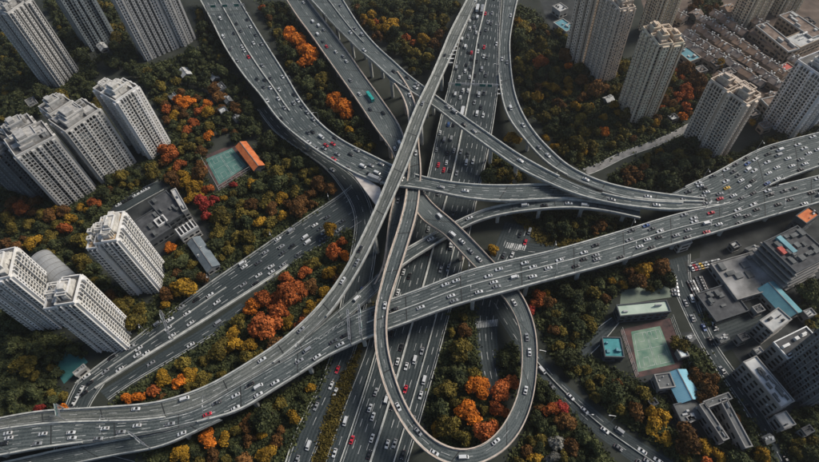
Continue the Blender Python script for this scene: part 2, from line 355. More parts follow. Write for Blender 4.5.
flyover('F', 'flyover', 'wide flyover with a slip lane bending from the top left under the diagonal flyover',
  [(233,-10),(239.6,0),(255,25.6),(270,49.6),(287,76),(301.8,100.6),(322,124.6),(344.5,141.5),(367,152.8),(385.5,162),(405,171),(422.8,176.8),(449,182),(478,185),(512.6,185.5),(550,184),(580,186),(612,192)],
  [(194,-10),(200,0),(212,22),(224,46),(243,75),(259,93.8),(277.9,119.5),(298.4,138),(324,156),(356.4,175),(385,184.5),(405,187.5),(422.8,188.9),(444,194),(470,199),(505.7,201.5),(550,199.2),(580,199),(612,203)],
  [(218,0,12),(258,70,13),(300,125,14.5),(345,158,16),(395,175,17),(430,184,17.3),(490,193,16.7),(530,193,15.6),(560,191,14.2),(612,197,9)],
  lanes=(.2,.37,.66,.84), medians=((.52,0,.45,.8,.9),), par=(('L',0,1),('R',0,1)), pier=28, mp=M_conc)
flyover('G', 'flyover', 'single ramp peeling off the highway and curving down the right wood edge',
  [(518.6,-3),(515,12),(511.6,30),(510,43),(510.6,60),(512.4,78.6),(516,97),(525,118),(539,138),(552,151),(565,163.5),(584,174.3),(608,183.6),(642.6,191),(680,196.4),(704,198.5)],
  [(503,-3),(502,12),(500.5,30),(499,43),(498.5,60),(499,80),(503,104),(509.8,121),(524,139),(540,157.5),(557,170.8),(583,183),(608,191.5),(617,195.6),(650,200.8),(704,202.6)],
  [(510,0,12.4),(506,43,10.8),(505,85,10.3),(515,120,11.5),(535,148,14),(570,174,15.6),(600,186,15.6),(625,193,14.6),(650,197,13.2),(680,199,11.75),(704,201,11.3)],
  lanes=(.5,), par=(('L',0.0,1),('R',.33,.72),('R',.86,1)), pier=30, pier_span=(.34,.8))
flyover('H', 'flyover', 'slim low flyover rising from the main viaduct towards the right under the curved flyover',
  [(279,357),(300,340.5),(331,316),(351.8,298),(372,280),(382,269),(395,255),(410,246.8),(435.6,232),(454,222.8),(466,217),(487,208.3),(521,201.5),(550,199.5),(574,199),(600,202),(640,210)],
  [(280,362),(294,353.6),(312,342.5),(334,329),(357,309.5),(381,288.5),(392,275.5),(402.6,266),(412,259.5),(442.5,240.8),(461,229.7),(478.4,221.3),(505.7,214),(530,210.5),(556,208.4),(582.7,208.4),(608,211.8),(640,219)],
  [(280,359,12.95),(305,341,13.2),(335,321,12.4),(356,303,11),(377,284,8.8),(400,260,7.6),(440,236,7.3),(470,219,8.6),(500,211,11),(535,205,13),(570,203,13.2),(600,207,12),(640,214,9)],
  lanes=(.5,), par=(('L',.31,1),('R',.31,1)), pier=24, mp=M_conc, pier_span=(.2,.97))
flyover('N', 'flyover', 'short link ramp between the diagonal flyover and the loop ramp leg',
  [(410,150),(409,168),(407.5,190),(402.5,212),(397,240),(394,265),(387,284)],
  [(396,155),(397,172),(396,190),(389.5,216),(386,245),(383,268),(374,285)],
  [(402,152,11.4),(401,190,10.4),(394,228,9),(388,266,8.2),(380,285,8.6)], mp=M_pink, lanes=(), pier=22, thick=1.4)
flyover('M', 'flyover', 'broad crowded viaduct leaving the picture at the right edge below the tower',
  [(668,195),(690,184.5),(713,174),(739,159.5),(763,147.5),(790,140),(830,130)],
  [(668,200),(700,206),(728,206),(752,199),(763,189),(785,179),(830,163)],
  [(668,198,11.2),(700,195,10.9),(750,175,10.9),(830,148,10.9)], lanes=(.14,.28,.42,.58,.72,.86), par=(('L',.1,1),('R',.58,1)), dz=0, pier=26, pier_span=(.2,1), medians=())
flyover('A2', 'flyover', 'exit ramp dropping away below the main viaduct near the bottom left',
  [(215,417),(198,421.5),(164,431.6),(130,437.5),(102,442.8),(60,450),(25,458),(-30,470)],
  [(222,420),(198,431),(172.7,443),(152,449.5),(128,452.8),(92,460),(60,467),(0,482)],
  [(216,419,11.4),(180,434,10.6),(140,444,8.6),(100,451,6),(50,460,3),(-20,475,.6)], lanes=(.5,), par=(('L',.35,1),('R',.1,1)), pier=26, pier_span=(.1,.6))

# ------------------------------------------------------------------ roads on the ground (structure)
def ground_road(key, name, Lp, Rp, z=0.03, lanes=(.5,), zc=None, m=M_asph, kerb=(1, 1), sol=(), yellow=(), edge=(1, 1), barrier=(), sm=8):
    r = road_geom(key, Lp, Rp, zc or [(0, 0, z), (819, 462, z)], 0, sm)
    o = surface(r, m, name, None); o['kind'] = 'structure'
    if zc:                                          # embankment with retaining walls
        mb = MB()
        for sd_ in ('L', 'R'):
            e = offs(r, sd_, .3); bt = e.copy(); bt[:, 2] = -0.2
            for i in range(r.n-1): mb.quad(e[i], e[i+1], bt[i+1], bt[i])
        mb.build('retaining_wall', M_concd, o)
    for sd_, on in zip('LR', kerb):
        if on:
            hgt = 0.9 if on == 2 else .14; mb = MB(); strip_box(mb, offs(r, sd_, .35), offs(r, sd_, -.05 if on == 2 else 0), -.1, hgt); mb.build('crash_barrier' if on == 2 else 'kerb', M_conc, o)
    for (fa, a, b, wd, hh) in barrier:
        sl_ = span(r, a, b); cc = (r.L+(r.R-r.L)*fa)[sl_]; AA = r.A[sl_]; mb = MB(); strip_box(mb, cc-AA*wd/2, cc+AA*wd/2, -.05, hh); mb.build('median_barrier', M_conc, o)
    markings(r, o, lanes, edge, solid=sol, yellow=yellow)
    r.root = o; return r
zI = [(497,-10,13),(490,0,12.4),(478,60,10.2),(466,100,8.2),(455,150,6),(445,190,4.4),(437,225,2.2),(430,255,.6),(424,285,.05),(370,462,.05)]
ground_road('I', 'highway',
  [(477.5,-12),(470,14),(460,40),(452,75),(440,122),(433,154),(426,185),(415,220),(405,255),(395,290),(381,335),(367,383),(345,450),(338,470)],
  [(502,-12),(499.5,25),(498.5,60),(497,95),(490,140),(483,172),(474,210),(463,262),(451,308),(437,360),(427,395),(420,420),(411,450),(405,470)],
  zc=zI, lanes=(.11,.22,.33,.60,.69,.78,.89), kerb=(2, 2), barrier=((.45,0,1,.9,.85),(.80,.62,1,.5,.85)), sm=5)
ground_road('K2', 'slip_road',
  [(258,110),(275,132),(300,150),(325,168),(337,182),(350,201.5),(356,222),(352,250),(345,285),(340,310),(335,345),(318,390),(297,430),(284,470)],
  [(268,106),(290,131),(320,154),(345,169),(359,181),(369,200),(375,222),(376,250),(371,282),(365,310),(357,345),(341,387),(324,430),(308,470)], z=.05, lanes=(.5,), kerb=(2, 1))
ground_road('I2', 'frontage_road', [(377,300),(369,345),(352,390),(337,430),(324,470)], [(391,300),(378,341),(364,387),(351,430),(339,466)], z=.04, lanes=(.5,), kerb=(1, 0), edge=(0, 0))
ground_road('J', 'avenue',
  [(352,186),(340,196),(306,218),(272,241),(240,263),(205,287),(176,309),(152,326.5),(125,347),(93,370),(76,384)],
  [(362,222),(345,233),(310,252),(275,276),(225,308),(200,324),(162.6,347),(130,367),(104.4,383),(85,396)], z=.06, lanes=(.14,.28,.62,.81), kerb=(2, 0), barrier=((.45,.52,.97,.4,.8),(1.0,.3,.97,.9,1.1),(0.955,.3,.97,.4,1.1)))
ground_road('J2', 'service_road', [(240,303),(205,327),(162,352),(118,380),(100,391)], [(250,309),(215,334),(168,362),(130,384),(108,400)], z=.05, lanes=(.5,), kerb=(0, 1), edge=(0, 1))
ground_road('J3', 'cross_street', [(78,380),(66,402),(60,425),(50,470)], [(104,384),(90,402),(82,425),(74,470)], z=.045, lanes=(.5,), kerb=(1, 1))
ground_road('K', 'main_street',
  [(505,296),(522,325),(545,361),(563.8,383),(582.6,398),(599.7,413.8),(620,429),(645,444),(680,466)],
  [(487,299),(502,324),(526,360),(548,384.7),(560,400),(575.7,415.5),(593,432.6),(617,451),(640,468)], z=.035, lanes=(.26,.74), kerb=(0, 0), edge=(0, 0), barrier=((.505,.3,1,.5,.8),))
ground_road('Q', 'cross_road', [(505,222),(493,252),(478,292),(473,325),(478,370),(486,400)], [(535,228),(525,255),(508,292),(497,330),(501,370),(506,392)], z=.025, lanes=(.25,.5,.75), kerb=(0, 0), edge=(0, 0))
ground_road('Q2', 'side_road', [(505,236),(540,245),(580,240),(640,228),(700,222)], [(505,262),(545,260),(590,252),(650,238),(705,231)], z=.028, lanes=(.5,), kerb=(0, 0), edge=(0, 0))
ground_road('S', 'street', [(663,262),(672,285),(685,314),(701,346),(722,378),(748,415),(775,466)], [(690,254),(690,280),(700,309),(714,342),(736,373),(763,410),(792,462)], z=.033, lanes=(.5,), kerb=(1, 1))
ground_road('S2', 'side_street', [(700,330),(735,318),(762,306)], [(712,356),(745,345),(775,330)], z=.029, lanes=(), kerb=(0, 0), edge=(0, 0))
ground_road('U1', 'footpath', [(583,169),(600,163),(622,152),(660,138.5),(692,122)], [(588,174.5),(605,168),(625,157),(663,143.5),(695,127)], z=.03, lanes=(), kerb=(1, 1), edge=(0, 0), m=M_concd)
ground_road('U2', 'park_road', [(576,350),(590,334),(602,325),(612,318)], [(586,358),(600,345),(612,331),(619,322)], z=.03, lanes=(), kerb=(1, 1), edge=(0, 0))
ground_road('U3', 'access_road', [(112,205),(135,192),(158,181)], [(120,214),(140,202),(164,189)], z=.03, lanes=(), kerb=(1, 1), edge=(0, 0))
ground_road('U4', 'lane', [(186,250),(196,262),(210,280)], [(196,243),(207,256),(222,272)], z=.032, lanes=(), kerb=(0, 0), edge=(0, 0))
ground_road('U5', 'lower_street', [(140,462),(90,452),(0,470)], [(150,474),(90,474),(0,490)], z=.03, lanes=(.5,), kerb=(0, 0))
for q in list(ROADS.values()):
    if hasattr(q, 'pier'): piers(q)
def zebra(r, s, f0=0.05, f1=.95, n=14, ln=4):
    mb = MB()
    for k in range(n):
        f = f0+(f1-f0)*(k+.5)/n; c, T = at(r, s, f); c = c+np.array([0, 0, .03]); i = int(np.clip(np.searchsorted(r.s, s), 1, r.n-1)); A = r.A[i]; hw = r.W[i]*(f1-f0)/n*.27
        mb.quad(c-A*hw-T*ln/2, c+A*hw-T*ln/2, c+A*hw+T*ln/2, c-A*hw+T*ln/2)
    mb.build('crossing_stripe', M_line, r.root, 'stuff')
zebra(ROADS['Q'], ROADS['Q'].s[-1]*.64); zebra(ROADS['Q'], ROADS['Q'].s[-1]*.15, .3, .95, 10)
zebra(ROADS['J3'], ROADS['J3'].s[-1]*.36)

# ------------------------------------------------------------------ buildings
FOOT = []      # world footprints, to keep trees out of buildings
def frame(S, E_, W_, z):
    """local frame of a rectangular building from three corners seen at height z: S nearest, E right, W left"""
    s, e, w_ = (P(*q, z)[:2] for q in (S, E_, W_))
    u = e-s; v = w_-s
    a = np.linalg.norm(u); b = np.linalg.norm(v); u = u/a; vv = v/b
    # square the corner while sharing the error between both sides
    ang = math.atan2(u[0]*vv[1]-u[1]*vv[0], u.dot(vv)); da = (ang-PI/2)/2
    c, s_ = math.cos(da), math.sin(da); u = np.array([u[0]*c-u[1]*s_, u[0]*s_+u[1]*c]); v = np.array([-u[1], u[0]])
    FOOT.append((s, u, v, a, b)); return (np.array([s[0], s[1], 0.]), u, v), a, b
def in_foot(x, y, pad=1.5):
    for s, u, v, a, b in FOOT:
        d = np.array([x, y])-s; p, q = d.dot(u), d.dot(v)
        if -pad < p < a+pad and -pad < q < b+pad: return True
    return False
FL = 2.25
M_rtower = mat('roof_bitumen', (.05, .05, .047), .9, scale=.25, col2=(.16, .155, .145))
def facade(B, face, t0, t1, off, z0, z1, style, rnd):
    """window bays on one face of a block. face: 0 y-, 1 x+, 2 y+, 3 x-; t0..t1 along the face, off = the face plane"""
    def bx(mb, ta, tb, d0, d1, za, zb):
        if face == 0: mb.box(ta, tb, off-d1, off-d0, za, zb)
        elif face == 2: mb.box(ta, tb, off+d0, off+d1, za, zb)
        elif face == 1: mb.box(off+d0, off+d1, ta, tb, za, zb)
        else: mb.box(off-d1, off-d0, ta, tb, za, zb)
    n = max(2, int(round((t1-t0)/2.0))); bw = (t1-t0)/n; nf = int((z1-z0-1.0)/FL)
    seq = []
    pats = {'balcony': 'SBBW', 'grid': 'BSBB', 'strip': 'WSWB', 'plain': 'SWWB', 'mixed': 'BWSW', 'small': 'wSwS'}[style]
    for k in range(n): seq.append(pats[k % 4] if k < n-k-1 else pats[(n-1-k) % 4])
    for k in range(n):
        a0, a1 = t0+k*bw, t0+(k+1)*bw; ty = seq[k]
        bx(B['rib'], a0-.2, a0+.2, 0, 1.15 if ty == 'B' or (k and seq[k-1] == 'B') else .35, z0, z1-.3)
        if ty == 'S': 
            bx(B['rib'], a0, a1, 0, 1.5, z0, z1-.3)
            for f in range(nf): bx(B['window'], a0+bw*.34, a1-bw*.34, 1.5, 1.53, z0+1.6+f*FL, z0+2.7+f*FL)
            continue
        for f in range(nf):
            zb = z0+1.0+f*FL
            if ty == 'B':
                bx(B['window'], a0+.3, a1-.3, 0, .03, zb+.05, zb+2.1)
                bx(B['balcony'], a0+.18, a1-.18, .04, 1.05, zb-.16, zb+.02)
                bx(B['balcony'], a0+.18, a1-.18, .95, 1.07, zb+.02, zb+.75)
                if rnd.random() < .45: bx(B['glazing'], a0+.25, a1-.25, .93, 1.0, zb+.76, zb+2.0)
                if rnd.random() < .30: bx(B['laundry'], a0+.5, a1-.5-rnd.random()*.8, .3, .5, zb+.9, zb+1.7)
            elif ty == 'W':
                ww = bw*.34
                bx(B['window' if rnd.random() > .2 else 'glazing'], (a0+a1)/2-ww, (a0+a1)/2+ww, 0, .04, zb+.35, zb+2.05)
                bx(B['balcony'], (a0+a1)/2-ww-.15, (a0+a1)/2+ww+.15, .02, .40, zb+.16, zb+.30)
                bx(B['balcony'], (a0+a1)/2-ww-.1, (a0+a1)/2+ww+.1, .02, .28, zb+2.06, zb+2.14)
                if rnd.random() < .5: bx(B['ac'], a0+.12, a0+.12+bw*.18, .02, .42, zb+.3, zb+.75)
            else:
                bx(B['window'], (a0+a1)/2-.4, (a0+a1)/2+.4, 0, .04, zb+.7, zb+1.8)
    bx(B['rib'], t1-.2, t1+.2, 0, .6, z0, z1-.3)
    for f in range(0, nf+1): bx(B['band'], t0, t1, .0, .16, z0+.8+f*FL, z0+1.0+f*FL)
def roof_clutter(mb, x0, x1, y0, y1, z, n, rnd, hmax=3.0, smin=.08, smax=.26):
    for _ in range(n):
        sx, sy = (x1-x0)*rnd.uniform(smin, smax), (y1-y0)*rnd.uniform(smin, smax); cx, cy = rnd.uniform(x0+sx, x1-sx), rnd.uniform(y0+sy, y1-sy)
        mb.box(cx-sx, cx+sx, cy-sy, cy+sy, z, z+rnd.uniform(.6, hmax))
def tower(label, S, E_, W_, zs, H, styles, blocks, wall, roofm=None, name='apartment_tower', crown=1, seed=1, roof_frames=True, slab=None):
    """zs: the height at which the three corners were read. blocks: (x0,x1,y0,y1,z1) as fractions of plan and height"""
    rnd = random.Random(seed); fr, a, b = frame(S, E_, W_, zs)
    c = fr[0]+np.array([*(fr[1]*a/2+fr[2]*b/2), 0]); root = empty(name, (c[0], c[1], 0), label, 'tower')
    B = {k: MB(fr) for k in ('rib', 'window', 'balcony', 'glazing', 'laundry', 'ac', 'band')}; core = MB(fr); rf = MB(fr); pp = MB(fr); rh = MB(fr)
    corew = MB(fr); pent = MB(fr)
    for (x0, x1, y0, y1, hz, *tone) in blocks:
        X0, X1, Y0, Y1, Z1 = x0*a, x1*a, y0*b, y1*b, H*hz
        (corew if tone else core).box(X0, X1, Y0, Y1, 0, Z1)
        facade(B, 0, X0, X1, Y0, 0, Z1, styles[0], rnd); facade(B, 3, Y0, Y1, X0, 0, Z1, styles[1], rnd)
        facade(B, 1, Y0, Y1, X1, 0, Z1, styles[2], rnd)
        rf.box(X0+.3, X1-.3, Y0+.3, Y1-.3, Z1, Z1+.12)
        for (p0, p1, q0, q1) in ((X0-.25, X1+.25, Y0-.25, Y0+.15), (X0-.25, X1+.25, Y1-.15, Y1+.25), (X0-.25, X0+.15, Y0+.15, Y1-.15), (X1-.15, X1+.25, Y0+.15, Y1-.15)): pp.box(p0, p1, q0, q1, Z1-.3, Z1+1.15)
        if hz > .955 and crown:
            px0, px1, py0, py1 = X0+(X1-X0)*.24, X0+(X1-X0)*.72, Y0+(Y1-Y0)*.22, Y0+(Y1-Y0)*.74
            pent.box(px0, px1, py0, py1, Z1+.1, Z1+4.2); pent.box(px0+.8, px0+(px1-px0)*.55, py0+.8, py1-.8, Z1+4.2, Z1+6.6)
            for q in ((px0-.2, px1+.2, py0-.2, py0+.2), (px0-.2, px1+.2, py1-.2, py1+.2), (px0-.2, px0+.2, py0+.2, py1-.2), (px1-.2, px1+.2, py0+.2, py1-.2)): pp.box(*q, Z1+4.0, Z1+5.0)
        if hz > .9 and crown:
            roof_clutter(rh, X0+.6, X1-.6, Y0+.6, Y1-.6, Z1+.12, 5, rnd, 3.2)
            if roof_frames:             # open concrete frames standing on the roof
                for _ in range(2):
                    fx, fy = rnd.uniform(X0+2, max(X0+2.1, X1-6)), rnd.uniform(Y0+2, max(Y0+2.1, Y1-6)); s_ = min(4.5, X1-fx-.5, Y1-fy-.5); h = rnd.uniform(3, 4.6)
                    if s_ < 1.5: continue
                    for dx in (0, s_):
                        for dy in (0, s_): rh.box(fx+dx-.25, fx+dx+.25, fy+dy-.25, fy+dy+.25, Z1+.1, Z1+h)
                    rh.box(fx-.3, fx+s_+.3, fy-.3, fy+.3, Z1+h, Z1+h+.4); rh.box(fx-.3, fx+s_+.3, fy+s_-.3, fy+s_+.3, Z1+h, Z1+h+.4)
                    rh.box(fx-.3, fx+.3, fy+.3, fy+s_-.3, Z1+h, Z1+h+.4); rh.box(fx+s_-.3, fx+s_+.3, fy+.3, fy+s_-.3, Z1+h, Z1+h+.4)
    core.build('wall', wall, root); corew.build('white_wall', M_white, root)
    trim = mat(wall.name+'_trim', tuple(wall['c']*1.1), .8, scale=.2, col2=tuple(np.minimum(wall['c']*1.4, .66))); dim = mat(wall.name+'_balcony', tuple(wall['c']*.6), .8, scale=.5, col2=tuple(wall['c']*1.15))
    B['rib'].build('rib', trim, root, 'stuff'); B['band'].build('floor_band', dim, root, 'stuff'); B['balcony'].build('balcony', dim, root, 'stuff')
    B['window'].build('window', M_glass, root, 'stuff'); B['glazing'].build('balcony_glazing', mat('balcony_glass', (.05, .06, .065), .25, col2=(.13, .14, .14), scale=.4), root, 'stuff')
    B['laundry'].build('laundry', mat('laundry', (.12, .10, .09), .9, scale=.7, col2=(.5, .45, .4)), root, 'stuff'); B['ac'].build('air_conditioner', mat('ac_unit', (.25, .25, .24), .7), root, 'stuff')
    roof = rf.build('roof', roofm or M_rtower, root); pp.build('parapet', trim, roof); rh.build('roof_house', dim, roof, 'stuff'); pent.build('penthouse', dim, roof)
    return root
def wallm(name, c, c2):
    m = mat(name, c, .85, scale=.12, col2=c2); 
    m['c'] = (0, 0, 0); return m
class WM:                       # wall colours with a matching trim
    def __init__(s, name, c): s.name = name; s.c = np.array(c); s.m = mat(name, tuple(s.c*.42), .85, scale=.12, col2=tuple(s.c*.75))
    def __getitem__(s, k): return s.c
_mb_build = MB.build
def _b2(self, name, mats, parent=None, kind=None):
    return _mb_build(self, name, mats.m if isinstance(mats, WM) else mats, parent, kind)
MB.build = _b2
W_grey = WM('render_grey', (.38, .37, .345)); W_lite = WM('render_light', (.54, .52, .47)); W_warm = WM('render_warm', (.54, .43, .32)); W_teal = WM('render_bluegrey', (.20, .225, .23))
W_dk = WM('render_dark', (.125, .135, .14)); W_sand = WM('render_sand', (.48, .40, .32))
FULL = [(0, 1, 0, 1, 1)]
WINGS = [(0, .36, .06, 1, .97), (.36, .62, 0, .94, 1), (.62, 1, .06, 1, .97)]
tower('grey tower at the top left corner with three white vertical wall strips', (58,84.5), (84,73), (36,86), 2, 62, ('small','strip','small'), [(0, .26, -.06, .4, 1, 'w'), (.26, .72, .03, 1, .99), (.72, 1, -.04, .9, .98), (-.08, .5, .42, 1, .97)], W_grey, seed=2)
tower('blue-grey slab tower at the top edge, second from the left corner', (90,48), (116,38), (78,40), 3, 55, ('plain','strip','plain'), FULL, W_teal, seed=3)
tower('long pale slab tower at the top edge with a white end wall', (146,58), (198,44), (133,50), 3, 58, ('small','strip','plain'), [(0, .09, 0, 1, 1, 'w'), (.09, .52, .08, 1, .99), (.52, .62, .0, 1, 1, 'w'), (.62, .70, .1, 1, .98), (.70, .84, -.02, 1, 1, 'w'), (.84, 1, .1, 1, .96)], W_grey, seed=4)
tower('beige tower with a cluttered stepped roof beside the autumn trees at left', (116,102), (138,85.5), (92,86), 50, 50, ('balcony','plain','mixed'), [(0, .78, 0, .55, 1), (.1, 1, .08, .62, .97), (.08, .7, .55, 1, .95)], W_lite, seed=5)
tower('wide grey residential tower with a stepped roof left of its narrow twin', (15.5,156), (50.6,133.4), (6,126), 48, 48, ('balcony','plain','strip'), [(0, 1, 0, .62, .98), (.12, .82, .6, 1, 1)], W_grey, seed=6)
tower('narrower grey residential tower with one square machine room on its roof', (64.7,130.6), (90,105), (52,104), 48, 48, ('grid','strip','plain'), [(0, 1, 0, .60, .97), (.1, .72, .58, 1, 1.03)], W_grey, seed=7)
tower('dark grey tower cut off by the left edge behind the stepped twin towers', (-3,156), (12,138), (-25,140), 40, 40, ('grid','balcony','plain'), FULL, W_dk, seed=8)
tower('white tower with a tan flat roof standing alone among trees at left', (116.8,240.6), (121.5,213), (84,243), 50, 50, ('balcony','mixed','balcony'), [(0, 1, 0, .42, 1), (.08, 1.0, .40, .75, .95), (.0, .85, .73, 1, .92)], W_lite, roofm=mat('roof_tan', (.34, .235, .13), .9, scale=.3, col2=(.5, .38, .24)), seed=9)
tower('white tower with open rooftop frames nearest the avenue at lower left', (74.5,303), (80.5,276), (41,307), 50, 50, ('balcony','mixed','grid'), [(0, 1, 0, .55, 1), (0.06, 1, .53, 1, .94)], W_lite, seed=10)
tower('white tower cut off by the left edge beside the rounded grey tower', (10,277), (13.5,249), (-30,284), 50, 50, ('balcony','mixed','grid'), [(0, 1, 0, .5, 1), (0.05, .95, .48, 1, .95)], W_lite, seed=11)
tower('pale warm tower with a light crown roof in front of the right wood', (659,46), (685,41), (645,25), 60, 60, ('strip','grid','mixed'), [(0, .5, 0, .52, 1), (.5, 1, .06, .55, .97), (0.02, .5, .50, 1, .97), (.48, .96, .53, .96, .95)], W_warm, seed=12)
tower('tall warm grey tower reaching the top edge left of the crowned tower', (620,10), (637,7), (601,-9), 60, 60, ('grid','grid','mixed'), [(0, .5, 0, .5, 1), (.5, 1, .05, .52, .97), (0.0, .5, .5, 1, .98)], W_sand, seed=13)
tower('narrow grey tower at the top edge, first of the right hand row', (578,64), (588,55), (569,53), 3, 62, ('small','plain','small'), [(0, 1, 0, .5, 1), (0.05, .95, .5, 1, .98)], W_sand, seed=14)
tower('warm lit tower hidden partly behind the two tall right hand towers', (652,34), (669,26), (641,24), 3, 64, ('strip','grid','grid'), FULL, W_warm, seed=15)
tower('grey tower with a dark brown roof standing above the crowded right viaduct', (746,104.7), (765,94), (712,79.4), 45, 45, ('plain','balcony','mixed'), [(0, .55, 0, .46, 1), (.0, .55, .54, 1, 1), (.45, 1, .12, .93, .95)], W_sand, roofm=mat('roof_brown', (.06, .042, .032), .9, scale=.3, col2=(.13, .095, .07)), seed=16)
tower('white gridded tower at the right edge above the crowded viaduct', (829,82), (846,70), (803,59), 45, 45, ('plain','grid','mixed'), FULL, W_lite, seed=17)
tower('warm brown tower at the top edge above the terraced houses', (743,25), (762,14), (732,16), 3, 60, ('strip','grid','strip'), FULL, W_warm, seed=18)
tower('second warm brown tower at the top edge near the right corner', (779,13), (796,5), (770,4), 3, 60, ('strip','grid','strip'), FULL, W_warm, seed=19)

# grey barrel-vaulted hall between the two white towers
M_vault = mat('vault_metal', (.20, .205, .20), .55, scale=.2, col2=(.30, .305, .30)); mat('roof_dark', (.035, .037, .04), .85, scale=.3, col2=(.085, .088, .09))
va, vb = P(37, 256, 26), P(64, 281, 26); vd = (vb-va)[:2]; vl = np.linalg.norm(vd); vd /= vl; vn = np.array([-vd[1], vd[0]])
vc = (va+vb)/2; root = empty('vaulted_hall', (vc[0], vc[1], 0), 'smooth grey barrel-vaulted roof between the two white towers at lower left', 'building')
fr = (np.array([va[0], va[1], 0.]), vd, vn); VR = 6.0; mb = MB(fr); mb.box(0, vl, -VR, VR, 0, 23); mb.build('wall', M_concd, root)
mb = MB(fr); k = 14; pr = [(VR*1.03*math.cos(PI*t/k), 23+VR*.8*math.sin(PI*t/k)) for t in range(k+1)]
for t in range(k): mb.quad((-.3, pr[t][0], pr[t][1]), (vl+.3, pr[t][0], pr[t][1]), (vl+.3, pr[t+1][0], pr[t+1][1]), (-.3, pr[t+1][0], pr[t+1][1]))
for x in (-.3, vl+.3):
    n = len(mb.v); mb.v += [mb.T((x, p[0], p[1])) for p in pr]; mb.f.append(tuple(range(n, n+k+1))); mb.uv.append(None); mb.mi.append(0)
rf = mb.build('roof', M_vault, root); mb = MB(fr)
for x in np.linspace(.5, vl-.5, 7):
    for t in range(k): mb.bar((x, pr[t][0]*1.01, pr[t][1]+.05), (x, pr[t+1][0]*1.01, pr[t+1][1]+.05), .2, .16)
mb.build('roof_seam', M_concd, rf, 'stuff'); FOOT.append((va[:2]-vn*VR, vd, vn, vl, 2*VR))

